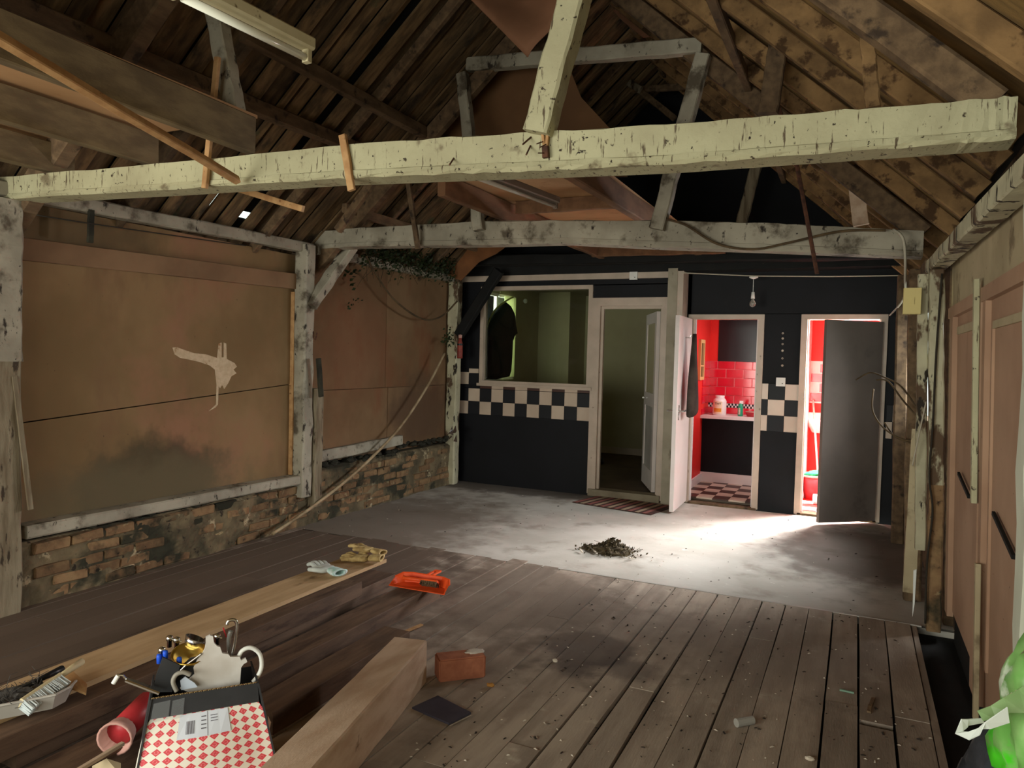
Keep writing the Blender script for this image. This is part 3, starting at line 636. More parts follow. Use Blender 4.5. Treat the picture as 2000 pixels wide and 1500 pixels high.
# washroom shell
w3 = struct('wall_3', (-1.2, 9, 0)); EY = 9.55; FZ = .05
inb((-1.74, 8.06, 0), (-1.70, EY + .04, 2.3), 'side_wall', red_w, w3)
inb((-1.74, EY, 0), (-.66, EY + .04, .87), 'end_wall', black, w3)
inb((-1.74, EY, .87), (-.66, EY + .04, 1.53), 'end_wall', pinkgrout, w3)
inb((-1.74, EY, 1.53), (-1.60, EY + .04, 2.3), 'end_wall', red_w, w3)
inb((-1.60, EY - .01, 1.53), (-.66, EY + .04, 2.3), 'mirror_board', mat('dark_gloss_panel', (36, 28, 30), None, rough=.25, spec=.35), w3)
inb((-.70, 8.06, 0), (-.66, EY + .04, 2.3), 'partition', white_g, w3)
inb((-1.74, 8.06, 2.26), (.5, 9.9, 2.3), 'room_ceiling', white_g, w3)
inb((-1.70, 9.17, FZ), (-.72, 9.18, .84), 'counter_front', black, w3)
inb((-1.70, 9.15, FZ), (-.72, 9.17, .17), 'skirting_board', white_g, w3); inb((-1.70, 8.1, FZ), (-1.68, 9.15, .15), 'skirting_board', white_g, w3)
inb((-1.72, 9.04, .835), (-.70, EY, .87), 'countertop', white_g, w3)
zlist = [(.873, .075, 0, 'm'), (.951, .05, 0, 'b'), (1.005, .095, 1, 'm'), (1.104, .105, 0, 'm'), (1.214, .105, 1, 'm'), (1.324, .105, 0, 'm'), (1.434, .095, 1, 'm')]
for (z0, hh_, par_, kd) in zlist:
    if kd == 'b':
        bl_ = MB()
        for k in range(48):
            for rr in range(2):
                X0 = -1.70 + k * .0205; Z0 = z0 + rr * .025; bl_.box((X0, EY - .006, Z0), (X0 + .0195, EY, Z0 + .024), mi=(k + rr) % 2)
        bl_.build('mosaic_strip', [white_g, black_t], w3, kind='stuff')
        continue
    x = -1.70 - (.105 if par_ else 0)
    while x < -.72:
        a = max(x, -1.70); b_ = min(x + .205, -.70)
        if b_ - a > .02: tile(a + .003, z0, b_ - a - .006, hh_, red_t, EY - .006, w3)
        x += .21
    for (ya, yb_) in ((9.08, 9.26), (9.27, 9.54)):
        MB().box((-1.70, ya, z0 + .003), (-1.692, yb_, z0 + hh_ - .003)).build('tile', red_t, w3)
for i in range(6):
    for j in range(6):
        X0 = -1.70 + i * .17; Y0 = 8.06 + j * .2
        MB().box((X0 + .001, Y0, FZ - .012), (X0 + .169, Y0 + .199, FZ + .004)).build('floor_tile', white_t if (i + j) % 2 else redbrown_t, w3)
inb((-1.74, 8.05, -.06), (.5, 9.9, -.01), 'room_floor', grout, w3); inb((-1.74, 8.1, -.01), (-.68, 9.5, FZ - .013), 'floor_screed', grout, w3)
# cubicle shell
w4 = struct('wall_4', (-.1, 9, 0))
inb((-.655, 9.5, 0), (.5, 9.54, 2.3), 'end_wall', red_w, w4); inb((.40, 8.06, 0), (.44, 9.5, 2.3), 'side_wall', red_w, w4)
inb((-.655, 8.13, 0), (-.505, 9.5, 2.3), 'partition', white_g, w4)
for i in range(5):
    for j in range(8):
        MB().box((-.50 + i * .17, 8.06 + j * .18, -.012), (-.50 + i * .17 + .168, 8.06 + j * .18 + .178, .004)).build('floor_tile', white_g if (i + j) % 2 else red_w, w4)
for r in range(4):
    for c in range(3):
        tile(-.50 + c * .21 + (.1 if r % 2 else 0), 1.08 + r * .115, .195, .10, red_t, 9.49, w4)
inb((-.505, 9.49, 1.06), (.40, 9.5, 1.56), 'tile_bed', white_g, w4)

# ================================================================== TIMBER FRAME
def timber(name, p0, p1, w_, h_, mm, parent=None, up=(0, 0, 1), seg=14, rough=.006, ch=.1, **k):
    rough = min(rough, min(w_, h_) * .05)
    return MB().prism(p0, p1, w_, h_, up=up, seg=seg, rough=rough, ch=ch, **k).build(name, mm, parent)
def beam_through(name, stations, y0, y1, depth, mm, parent, z_extra=0, sub=8):
    """tie beam whose front face follows the surveyed upper and lower edges"""
    pts = []
    n0 = len(stations)
    for (px, pt, pb) in stations:
        # front face lies on the vertical plane through (-4.35,y0) and (.45,y1)
        d = ray(px, pt); k = (y1 - y0) / 4.8; t = (y0 + k * 4.35) / (d[1] - k * d[0]); a = Vector(d * t + [0, 0, H])
        d = ray(px, pb); t = (y0 + k * 4.35) / (d[1] - k * d[0]); b = Vector(d * t + [0, 0, H])
        pts.append((a, b))
    rings = []
    for i in range(n0 - 1):
        for s in range(sub):
            t = s / sub; a = pts[i][0].lerp(pts[i + 1][0], t); b = pts[i][1].lerp(pts[i + 1][1], t); rings.append((a, b))
    rings.append(pts[-1]); vs = []; fs = []
    for (a, b) in rings:
        c = (a.z - b.z) * .22; j = lambda s=.004: R.uniform(-s, s)
        prof = [(0.012, b.z + j(), 0), (-.0, b.z + c * .35 + j(), 0), (.004, b.z + c + j(), 0), (.010, b.z + c * 1.08, 0), (.008, a.z - c * .15 + j(), 0), (.03, a.z + j(), 0), (depth - .02, a.z + j(), 0), (depth, a.z - .02, 0), (depth, b.z + .02, 0), (depth - .03, b.z, 0)]
        for (dy, z, _) in prof: vs.append((a.x, a.y + dy + j(.002), z))
    m_ = 10
    for i in range(len(rings) - 1):
        for k in range(m_): fs.append((i * m_ + k, i * m_ + (k + 1) % m_, (i + 1) * m_ + (k + 1) % m_, (i + 1) * m_ + k))
    fs.append(tuple(range(m_))); fs.append(tuple((len(rings) - 1) * m_ + k for k in range(m_)))
    return MB().add(vs, fs).build(name, mm, parent)
t1 = thing('roof_truss', 'nearest white painted roof truss with its long tie beam across the hall', 'truss', (-2, 2.6, 2.3), 'white painted roof trusses')
beam_through('tie_beam', [(-6, 345, 389), (300, 318, 371), (630, 284, 349), (880, 264, 338), (1060, 254, 331), (1300, 240, 320), (1650, 210, 294), (1880, 193, 277), (1990, 181, 268)], 2.50, 2.60, .17, paint, t1)
timber('queen_post', ony(1052, 262, 2.56), ony(1164, -160, 2.56), .10, .095, paint, t1, up=(0, 1, 0), rough=.003)
timber('queen_post', ony(458, 222, 2.62), ony(405, -60, 2.62), .09, .07, paint_grey, t1, up=(0, 1, 0), rough=.004, w1=.08)
MB().prism(rl(2.62, -.05, -.16), rl(2.62, LL, -.16), .1, .14, up=nLv, seg=8, rough=.004).build('principal_rafter', dark_tim, t1)
MB().prism(rr_(2.66, .08, -.15), rr_(2.66, LR, -.15), .08, .10, up=nRv, seg=8, rough=.004).build('principal_rafter', dark_tim, t1)
t2 = thing('roof_truss', 'middle white roof truss with collar and splayed posts, further from the camera', 'truss', (-2, 5.1, 2.4), 'white painted roof trusses')
beam_through('tie_beam', [(600, 452, 486), (700, 444, 481), (940, 431, 478), (1100, 429, 474), (1300, 429, 483), (1500, 434, 489), (1650, 441, 495), (1805, 450, 501)], 5.12, 5.12, .18, paint_grey, t2)
timber('queen_post', ony(1283, 448, 5.10), ony(1374, 108, 5.10), .10, .09, paint_grey, t2, up=(0, 1, 0), rough=.004)
timber('queen_post', ony(936, 450, 5.10), ony(903, 145, 5.10), .085, .08, paint_grey, t2, up=(0, 1, 0), rough=.004)
timber('collar', ony(915, 127, 5.14), ony(1372, 90, 5.14), .08, .10, paint_grey, t2, rough=.006)
MB().prism(rl(5.18, -.05, -.14), rl(5.18, LL, -.14), .08, .12, up=nLv, seg=8, rough=.004).build('principal_rafter', dark_tim, t2)
MB().prism(rr_(5.18, .1, -.14), rr_(5.18, LR, -.14), .08, .12, up=nRv, seg=8, rough=.004).build('principal_rafter', dark_tim, t2)
t3 = thing('roof_truss', 'farthest dim roof truss in the dark gable above the black wall', 'truss', (-2, 7.6, 2.5), 'dim timbers of the far gable')
timber('queen_post', ony(1433, 490, 7.6), ony(1484, 300, 7.6), .10, .09, post_wood, t3, up=(0, 1, 0))
timber('queen_post', ony(1010, 480, 7.6), ony(985, 215, 7.6), .09, .09, dark_tim, t3, up=(0, 1, 0))
timber('tie_beam', (-4.3, 7.6, 2.62), (.42, 7.6, 2.56), .12, .12, blackb, t3)
timber('collar', ony(1140, 182, 7.6), ony(1356, 168, 7.6), .05, .06, dark_tim, t3)
timber('brace', ony(1165, 118, 7.55), ony(1250, 175, 7.4), .06, .07, post_wood, t3); timber('brace', ony(1250, 178, 7.5), ony(1318, 232, 7.5), .05, .06, dark_tim, t3)
timber('brace', ony(1560, 340, 7.5), ony(1668, 440, 7.5), .05, .07, dark_tim, t3)
# hanging struts of the right slope
tag(timber('roof_strut', ony(1668, 330, 5.6), ony(1682, 440, 5.6), .10, .04, sawnw, None, up=(0, 1, 0)), 'short pinkish split board standing on the middle tie beam at right', 'board')
tag(timber('roof_strut', ony(1693, 60, 3.05), ony(1706, 212, 3.05), .05, .05, rafter_m, None, up=(0, 1, 0)), 'short upright strut under the right roof slope, just above the near tie beam', 'strut')
tag(timber('roof_strut', ony(1530, 30, 4.2), ony(1500, 222, 4.2), .1, .06, dark_tim, None, up=(0, 1, 0)), 'dark upright strut under the right roof beside the long thin rod', 'strut')
tag(MB().tube([ony(1472, -20, 4.8), ony(1515, 190, 4.8), ony(1558, 330, 4.8), ony(1596, 535, 4.8)], .013, 6).build('iron_rod', rust), 'long thin rusty rod hanging from the roof past both tie beams', 'rod')
# timber wall posts
def post(pts, w_, d_, mm, label, name='timber_post', g=None):
    b = MB()
    for (a, c) in zip(pts[:-1], pts[1:]): b.prism(a, c, w_, d_, up=(0, 1, 0), seg=8, rough=.005)
    return tag(b.build(name, mm), label, 'post', g)
p1_ = thing('timber_post', 'nearest left wall post, white above and bare grey below, at the frame edge', 'post', (-4.3, 2.5, 0))
timber('post_shaft', (-4.30, 2.50, 1.42), (-4.30, 2.50, 2.31), .14, .17, paint_grey, p1_, up=(0, 1, 0)); timber('post_shaft', (-4.305, 2.50, .0), (-4.305, 2.50, 1.42), .135, .165, post_wood, p1_, up=(0, 1, 0))
tag(timber('lath', onx(28, 735, -4.24), onx(60, 995, -4.20), .012, .028, post_wood, None, up=(0, 1, 0)), 'thin pale lath leaning on the nearest left wall post', 'batten')
p2_ = thing('timber_post', 'middle left post with grey peeling paint and a diagonal knee brace', 'post', (-4.3, 5.0, 0))
timber('post_shaft', (-4.30, 4.96, .27), (-4.29, 4.96, 2.42), .13, .12, paint_grey, p2_, up=(0, 1, 0))
timber('side_board', (-4.255, 5.085, .17), (-4.25, 5.085, 1.2), .08, .10, post_wood, p2_, up=(0, 1, 0))
timber('knee_brace', onx(606, 598, -4.23), onx(686, 482, -4.12), .08, .11, paint_grey, p2_, up=(1, 0, 0), seg=8)
MB().tube([onx(612, 648, -4.19), onx(612, 660, -4.15), onx(616, 664, -4.14), onx(619, 650, -4.14)], .006, 6).build('hook', rust, p2_)
tag(MB().prism(onx(622, 700, -4.14), onx(627, 775, -4.14), .05, .02, up=(1, 0, 0), seg=3, rough=.003).build('hung_plate', rubble_m), 'dark narrow slat hanging on the side of the middle left post', 'slat')
p3_ = thing('timber_post', 'left corner post where the black tiled wall begins, with black brace', 'post', (-4.3, 7.6, 0))
timber('post_shaft', (-4.31, 7.58, .0), (-4.30, 7.56, 2.42), .13, .12, paint_peel, p3_, up=(0, 1, 0))
timber('knee_brace', ony(896, 655, 7.55), ony(975, 528, 7.5), .11, .09, blackb, p3_, up=(0, 1, 0), seg=8)
p4_ = thing('timber_post', 'right post of the middle truss, flaking cream paint over crumbling brick', 'post', (.44, 4.9, 0))
timber('post_shaft', (.435, 4.87, .85), (.385, 4.87, 2.12), .075, .10, paint_peel, p4_, up=(0, 1, 0)); timber('post_foot', (.455, 4.88, .0), (.44, 4.88, .86), .075, .09, brick_m, p4_, up=(0, 1, 0), rough=.01)
timber('side_board', (.375, 4.93, .45), (.325, 4.93, 2.06), .055, .07, paint_peel, p4_, up=(0, 1, 0))
tag(MB().slab([(.352, 5.0, .30), (.368, 5.0, .31), (.366, 5.0, .10), (.358, 5.0, .02)], (0, .01, 0)).build('daylight_sliver', plas_w), 'thin white sheet standing in for the daylight sliver behind the broken foot of the tan loose board', 'plastic')  # added white sheet in place of daylight showing through the wall gap
tag(timber('loose_board', (.335, 5.02, .16), (.345, 5.02, 1.15), .07, .02, beige_board, None, up=(0, 1, 0)), 'bare tan board standing loose beside the flaking right post, broken at its foot', 'board')
p5_ = thing('timber_post', 'white painted post at the right edge above the green bag', 'post', (.5, 2.6, 0))
timber('post_shaft', (.54, 2.56, .0), (.492, 2.56, 2.13), .14, .14, mat('chalky_white_paint', (212, 214, 196), (196, 198, 180), 3, .7, spots=[((90, 84, 70), 20, .70, .74, (1, 1, .3))]), p5_, up=(0, 1, 0))
# wall plates
tag(timber('wall_plate', (-4.30, 2.3, 2.365), (-4.32, 5.05, 2.405), .09, .085, paint_grey), 'white wall plate above the near left panels, between two posts', 'beam')
tag(timber('wall_plate', (-4.32, 5.1, 2.405), (-4.33, 7.7, 2.41), .09, .085, paint_grey), 'white wall plate of the back bay with ivy hanging over it', 'beam')
tag(timber('wall_plate', (.435, 1.2, 2.045), (.39, 5.05, 2.12), .09, .075, paint_peel, rough=.003, seg=20), 'flaking white wall plate along the top of the right wall', 'beam')
tag(timber('wall_plate', (.39, 5.05, 2.12), (.40, 8.0, 2.16), .10, .09, dark_tim), 'dark wall plate above the back bay of the right wall', 'beam')
tag(timber('hanging_batten', onx(178, 410, -4.26), onx(176, 474, -4.26), .035, .02, rubble_m, None, up=(1, 0, 0)), 'dark short slat hanging down from the near left wall plate', 'slat')

# lofts
l1 = thing('loft_deck', 'plywood loft deck on two deep joists at the upper left', 'loft', (-3, 2, 2.5))
timber('joist', (-2.64, -2.1, 2.60), (-2.64, 2.66, 2.53), .055, .17, joist_m, l1); timber('joist', (-3.34, -2.1, 2.56), (-3.34, 2.70, 2.535), .055, .16, joist_m, l1)
timber('joist', (-4.0, -2.1, 2.56), (-4.0, 2.70, 2.53), .055, .16, joist_m, l1)
MB().box((-4.12, -2.1, 2.635), (-2.66, 1.2, 2.65)).build('deck_sheet', ply, l1); MB().box((-4.12, 1.204, 2.632), (-2.66, 2.72, 2.647)).build('deck_sheet', ply, l1)
joist_b = mat('brown_loft_joist', (122, 88, 62), (100, 70, 48), 4, .85, (3, 1, 3), bump=.3)
l2 = thing('loft_deck', 'small pale loft ceiling with brown joists behind the near tie beam', 'loft', (-2, 6, 2.6))
timber('joist', (-2.60, 4.35, 2.67), (-2.50, 7.8, 2.66), .06, .15, joist_b, l2); timber('joist', (-1.62, 3.95, 2.67), (-1.48, 7.8, 2.66), .07, .15, joist_b, l2)
timber('trimmer', (-2.62, 4.42, 2.68), (-1.62, 4.42, 2.68), .05, .14, joist_b, l2) if False else None
timber('trimmer', (-2.55, 7.35, 2.63), (-1.2, 7.35, 2.62), .06, .1, joist_b, l2)
MB().box((-2.60, 4.0, 2.75), (-1.55, 6.2, 2.765)).build('deck_sheet', ply, l2); MB().box((-2.58, 6.205, 2.75), (-1.5, 7.85, 2.765)).build('deck_sheet', ply, l2)
MB().slab([(-1.60, 3.95, 2.77), (-1.38, 4.15, 2.77), (-1.23, 4.85, 2.77), (-1.56, 4.85, 2.77)], (0, 0, .012)).build('deck_sheet', mat('pink_deck_sheet', (150, 110, 90), (132, 94, 76), 2), l2)
timber('trimmer', (-2.5, 5.35, 2.70), (-1.62, 5.35, 2.70), .05, .10, joist_b, l2)
# hanging sheets near the ridge
m = MB(); vs = []; n = 12
P = [ony(880, -40, 4.3), ony(1031, 112, 4.35), ony(1100, -40, 4.15)]
for i in range(n + 1):
    for j in range(n + 1 - i):
        a = i / n; b_ = j / n; c_ = 1 - a - b_; p = P[0] * c_ + P[1] * a + P[2] * b_; p.y += .25 * math.sin(math.pi * b_) * (1 - a); vs.append(p)
idx = {}; k = 0
for i in range(n + 1):
    for j in range(n + 1 - i): idx[(i, j)] = k; k += 1
fs = []
for i in range(n):
    for j in range(n - i):
        fs.append((idx[(i, j)], idx[(i + 1, j)], idx[(i, j + 1)]))
        if j < n - i - 1: fs.append((idx[(i + 1, j)], idx[(i + 1, j + 1)], idx[(i, j + 1)]))
sh = m.add(vs, fs).build('hanging_sheet', mat('orange_brown_sheet', (146, 102, 76), (122, 84, 60), 2, .8), smooth=True)
sh.modifiers.new('s', 'SOLIDIFY').thickness = .006
tag(sh, 'curved orange-brown hardboard sheet sagging to a point near the ridge', 'board')
tag(MB().slab([ony(*p, 6.2) for p in [(1170, -10), (1215, -10), (1282, 70), (1255, 72), (1215, 40)]], (0, .02, 0)).build('hanging_sheet', mat('orange_brown_sheet', (0, 0, 0))), 'small orange-brown sheet scrap under the ridge right of the white post', 'board')

# loose battens
def stick(a, b, w_, h_, mm, label, name='loose_batten', up=(0, 1, 0), cat='batten'):
    return tag(MB().prism(a, b, w_, h_, up=up, seg=4, rough=.0015).build(name, mm), label, cat)
stick(onz(-60, 40, 2.41), ony(463, 352, 2.485), .034, .03, batten_m, 'long orange batten slanting down across the left joists onto the near beam')
stick(ony(425, 112, 2.515), ony(400, 368, 2.515), .028, .02, batten_m, 'upright thin batten crossing the slanting batten at the near beam')
stick(ony(410, 352, 3.2), ony(592, 408, 3.2), .035, .022, batten_m, 'low orange batten slanting below the near beam towards the left roof')
stick(ony(669, 264, 2.543), ony(687, 372, 2.543), .033, .018, batten_m, 'short pale offcut nailed upright on the near beam, left of middle')
stick(ony(797, 352, 4.95), ony(816, 486, 5.06), .04, .03, dark_tim, 'dark short lath hanging in front of the middle beam')
stick(ony(660, 450, 4.6), ony(735, 345, 4.6), .06, .05, dark_tim, 'brown timber rising from the left end of the middle beam')
sp_ = thing('split_batten', 'split rusty-nailed batten stub on the near beam below the white post', 'batten', tuple(ony(1065, 270, 2.5)))
MB().prism(ony(1056, 229, 2.558), ony(1064, 292, 2.562), .011, .012, up=(0, 1, 0)).build('splinter', batten_m, sp_); MB().prism(ony(1073, 229, 2.558), ony(1067, 292, 2.562), .011, .012, up=(0, 1, 0)).build('splinter', batten_m, sp_)
MB().prism(ony(1065, 286, 2.562), ony(1066, 308, 2.562), .024, .016, up=(0, 1, 0)).build('stub', rust, sp_)
for (a, b_) in (((1048, 281), (1062, 276)), ((1054, 288), (1068, 281)), ((1051, 299), (1064, 299))): MB().tube([ony(*a, 2.52), ony(*b_, 2.56)], .0022, 5).build('nail', rust, sp_)
for k, (a, b_, lb) in enumerate((((1021, 282), (1037, 268), 'bent nail, upper of three left of the split stub on the near beam'), ((1028, 302), (1036, 285), 'bent nail, middle of three left of the split stub on the near beam'), ((878, 322), (887, 308), 'bent nail low on the near beam, farthest left of the stub'))):
    tag(MB().tube([ony(*a, 2.52), ony(*b_, 2.575)], .0035, 6).build('bent_nail', rust), lb, 'nail', 'nails in the near beam')

# ================================================================== FITTINGS
def batten_light(a, b, drop, label, mm, hw=.05):
    a, b = Vector(a), Vector(b); t = thing('fluorescent_light', label, 'light', tuple(a), 'fluorescent batten lights')
    d = (b - a).normalized()
    lbdy = MB().prism(a, b, .055, .045, up=(0, 0, 1), ch=.15).build('light_body', mm, t)
    sd = d.cross(Vector((0, 0, 1))).normalized() * 0
    ta = a + Vector((0, 0, -drop)) + sd; tb = b + Vector((0, 0, -drop)) + sd
    MB().tube([ta + d * .02, tb - d * .02], .0135, 14).build('tube', tube_g if mm is plas_w2 else tube_d, t, smooth=True)
    for p in (ta, tb): MB().prism(p - d * .012 + Vector((0, 0, drop * .9)), p - d * .012 + Vector((0, 0, -.016)), .03, .022, up=d).build('end_cap', mm, lbdy)
    return t
plas_w2 = mat('yellowed_light_casing', (196, 186, 154), (176, 164, 130), 6, .5, spots=[((110, 96, 70), 20, .62, .7, (1, 1, 1))])
batten_light(onz(345, -45, 2.60), onz(605, 88, 2.60), .05, 'fluorescent light with cream casing at the upper left', plas_w2)
batten_light(onz(925, 330, 2.62), onz(1087, 391, 2.62), .045, 'dim fluorescent light hanging behind the near tie beam', mat('dull_metal_casing', (120, 104, 92), None, rough=.5))
# bare bulb
bl = thing('pendant_bulb', 'bare glass bulb on a short white flex under the black header', 'light', tuple(ony(1472, 540, 7.7)))
q = ony(1472, 540, 7.7)
MB().lathe(q, [(0, .0), (.04, 0), (.045, -.012), (.012, -.025), (0, -.025)]).build('ceiling_rose', plas_w, bl, smooth=True)
MB().tube([q, q + Vector((0, 0, -.17))], .003, 6).build('flex', plas_w, bl); MB().lathe(q + Vector((0, 0, -.17)), [(0, .02), (.014, .015), (.019, -.05), (0, -.05)]).build('lamp_holder', plas_w, bl, smooth=True)
MB().lathe(q + Vector((0, 0, -.22)), [(.012, 0), (.016, -.015), (.029, -.04), (.031, -.055), (.024, -.075), (0, -.086)]).build('bulb', glass_b, bl, smooth=True)
# cable from the rose along the header to the right wall
tag(MB().tube([ony(1335, 533, 7.66), ony(1472, 539, 7.66), ony(1620, 540, 7.66), ony(1770, 538, 7.6)], .006, 6).build('surface_cable', cable_w), 'pale surface cable running along the black header above the washroom doors', 'cable')
# sockets, switches
def socket(px, py, yy, w_, h_, label, switch=True, mm=plas_w, name='wall_socket', cat='socket'):
    c = ony(px, py, yy); t = thing(name, label, cat, tuple(c))
    fp_ = MB().box((c.x - w_ / 2, c.y - .02, c.z - h_ / 2), (c.x + w_ / 2, c.y + .0, c.z + h_ / 2)).build('faceplate', mm, t)
    MB().box((c.x - .012, c.y - .027, c.z - .012), (c.x + .004, c.y - .02, c.z + .012)).build('rocker', mm, fp_)
    MB().box((c.x + .012, c.y - .024, c.z - .02), (c.x + .022, c.y - .019, c.z - .012)).build('pin_slot', cable_d, fp_); return t
socket(1525, 746, TY - .015, .088, .088, 'cream wall switch at the top of the checkered tiles between the washroom doors', name='wall_switch', cat='switch')
socket(1238, 539, BY - .035, .085, .085, 'small white socket box on the header rail above the doorway')
socket(1768 + 14, 588, 4.82, .0, .0, 'x') if False else None
c = Vector((.275, 4.86, 1.90)); fb = thing('junction_box', 'yellowed box fixed high on the flaking right post', 'switch', tuple(c))
MB().box((c.x - .05, c.y - .03, c.z - .075), (c.x + .04, c.y + .03, c.z + .075)).build('box_body', plas_c, fb); MB().box((c.x - .012, c.y - .036, c.z - .02), (c.x + .006, c.y - .03, c.z + .02)).build('rocker', plas_c, fb)
# vertical row of stick-on letters on the black wall (unreadable at this size: small round pale marks)
for k, py in enumerate((651, 661, 672, 685, 700, 714)):
    c = ony(1529 - k * .2, py, TY - .004); b = MB()
    b.lathe(c, [(.010, 0), (.0105, .004), (.005, .004), (.005, 0)] if k % 2 == 0 else [(.012, 0), (.012, .003), (0, .003)], 8, (0, -1, 0))
    tag(b.build('wall_mark', chip_w), ['topmost pale mark of the column on the black wall', 'second pale mark from the top of the column on the black wall', 'third pale mark from the top of the column on the black wall', 'fourth pale mark from the top of the column on the black wall', 'fifth pale mark from the top of the column on the black wall', 'lowest pale mark of the column, above the switch'][k], 'letter', 'pale marks in a column on the black wall')
# cables
def cable(pts, r, mm, label, name='hanging_cable', cat='cable', n=6):
    P = [Vector(p) for p in pts]; out = []
    for i in range(len(P) - 1):
        a = P[max(i - 1, 0)]; b = P[i]; c = P[i + 1]; d = P[min(i + 2, len(P) - 1)]
        for s in range(6):
            t = s / 6; out.append(.5 * ((2 * b) + (c - a) * t + (2 * a - 5 * b + 4 * c - d) * t * t + (3 * b - a - 3 * c + d) * t ** 3))
    out.append(P[-1]); return tag(MB().tube(out, r, n).build(name, mm, smooth=True), label, cat)
cable([ony(*p, 5.08) for p in ((1300, 428), (1340, 440), (1400, 476), (1470, 487), (1540, 474), (1640, 452), (1730, 450))], .008, stem_m, 'thin brown cable draped along the face of the middle beam')
cable([ony(1745, 448, 5.06), ony(1765, 470, 5.0), ony(1768, 540, 5.3), ony(1764, 585, 6.5), ony(1738, 616, 7.9)], .008, cable_w, 'grey cable looping down from the middle beam end to the brown door frame')
cable([onx(715, 500, -4.15), onx(740, 545, -4.2), onx(775, 590, -4.2), onx(825, 623, -4.2), onx(862, 618, -4.2), onx(893, 588, -4.15)], .010, stem_m, 'dark vine hanging in a deep loop across the back left panel', 'looping_vine', 'vine')
cable([onx(72, 420, -4.2), onx(200, 440, -4.22), onx(480, 480, -4.22)], .004, cable_d, 'thin dark wire along the near left wall plate')
cable([Vector((.41, 4.80, 2.05)), Vector((.40, 4.80, 1.6)), Vector((.40, 4.80, 1.2)), Vector((.395, 4.80, .9)), Vector((.42, 4.81, .7)), Vector((.405, 4.81, .4)), Vector((.41, 4.81, .05))], .006, cable_d, 'dark cable running down the flaking right post to the floor')
cable([Vector((.365, 4.86, 1.32)), Vector((.36, 4.83, 1.30)), Vector((.33, 4.82, 1.1)), Vector((.31, 4.84, .95))], .004, cable_w, 'pale wire hanging from the side board of the flaking right post')
lbs = ['topmost bare twig reaching left from the flaking right post', 'second bare twig reaching left from the right post, curling upward', 'third bare twig from the right post, sagging across the brown door frame', 'lowest bare twig bending down beside the right post']
for k, pp in enumerate((((1790, 795), (1760, 755), (1730, 738), (1700, 728), (1672, 742)), ((1792, 815), (1762, 780), (1735, 745), (1712, 742)), ((1785, 862), (1755, 855), (1722, 832), (1704, 800), (1706, 760)), ((1788, 870), (1768, 862), (1745, 850), (1728, 825)))):
    cable([ony(a, b, 5.3 + .05 * i) for i, (a, b) in enumerate(pp)], .0055, stem_m, lbs[k], 'dry_twig', 'twig')
# cane leaning from the floor to the corner post
cable([onx(532, 1043, -4.16), onx(610, 990, -4.19), onx(700, 918, -4.2), onx(780, 836, -4.2), onx(836, 752, -4.2), onx(868, 690, -4.18)], .014, cane_m, 'long pale cane leaning from the floor across the brick base to the corner post', 'leaning_cane', 'cane')
# red canister, foil on the corner post
cn = thing('red_canister', 'small faded red canister strapped to the left corner post', 'canister', tuple(ony(897, 660, 7.45)))
q = ony(898, 700, 7.45); MB().lathe(q, [(0, 0), (.03, 0), (.032, .02), (.032, .17), (.018, .21), (.018, .235), (0, .235)]).build('canister_body', redcan, cn, smooth=True)
MB().lathe(q + Vector((0, 0, .235)), [(.02, 0), (.022, .035), (0, .04)]).build('cap', pink_p, cn, smooth=True); MB().lathe(q + Vector((0, 0, .15)), [(.034, 0), (.034, .02)]).build('strap', blackp, cn)
b = MB()
for k in range(7):
    q = ony(880 + R.uniform(-9, 7), 852 + R.uniform(-14, 10), 7.4); b.slab([q, q + Vector((.05, 0, R.uniform(-.05, .05))), q + Vector((.02, .03, R.uniform(.04, .09)))], (0, .003, 0))
tag(b.build('foil_scrap', foil), 'crumpled shiny foil scrap on the ledge by the left corner post', 'foil')
# ivy on the plate of the back bay
def leafm(b, c, s, d=None):
    c = Vector(c); a = Vector((R.uniform(-1, 1), R.uniform(-1, 1), R.uniform(-1, 1))).normalized(); u = a.orthogonal().normalized(); v = a.cross(u)
    b.add([c, c + u * s * .45 + v * s * .35, c + u * s * 1.0, c + u * s * .45 - v * s * .35], [(0, 1, 2, 3)])
iv = thing('ivy_growth', 'dark ivy creeping in over the wall plate at the back left', 'plant', tuple(onx(780, 510, -4.2)))
b = MB()
for k in range(1500):
    t = R.random() ** .8; px = 705 + 185 * t; py = 492 + R.gauss(0, 1) * 14 + 30 * t; leafm(b, onx(px, py, -4.26 + R.uniform(-.02, .13)), R.uniform(.02, .045))
for k in range(60):
    leafm(b, onx(875 + R.gauss(0, 6), 663 + R.gauss(0, 10), -4.2), .035)
for k in range(22): leafm(b, onx(685 + R.gauss(0, 5), 545 + R.gauss(0, 14), -4.30), .045)
for k in range(14): leafm(b, onx(690 + R.gauss(0, 8), 592 + R.gauss(0, 8), -4.33), .03)
b.build('leaves', green_l, iv, kind='stuff')
b = MB()
for k in range(16):
    px = R.uniform(705, 870); b.tube([onx(px, 488, -4.25), onx(px + R.uniform(-10, 25), 520, -4.2), onx(px + R.uniform(-20, 35), 550 + R.uniform(-10, 15), -4.22)], .003, 4)
b.build('stems', stem_m, iv, kind='stuff')

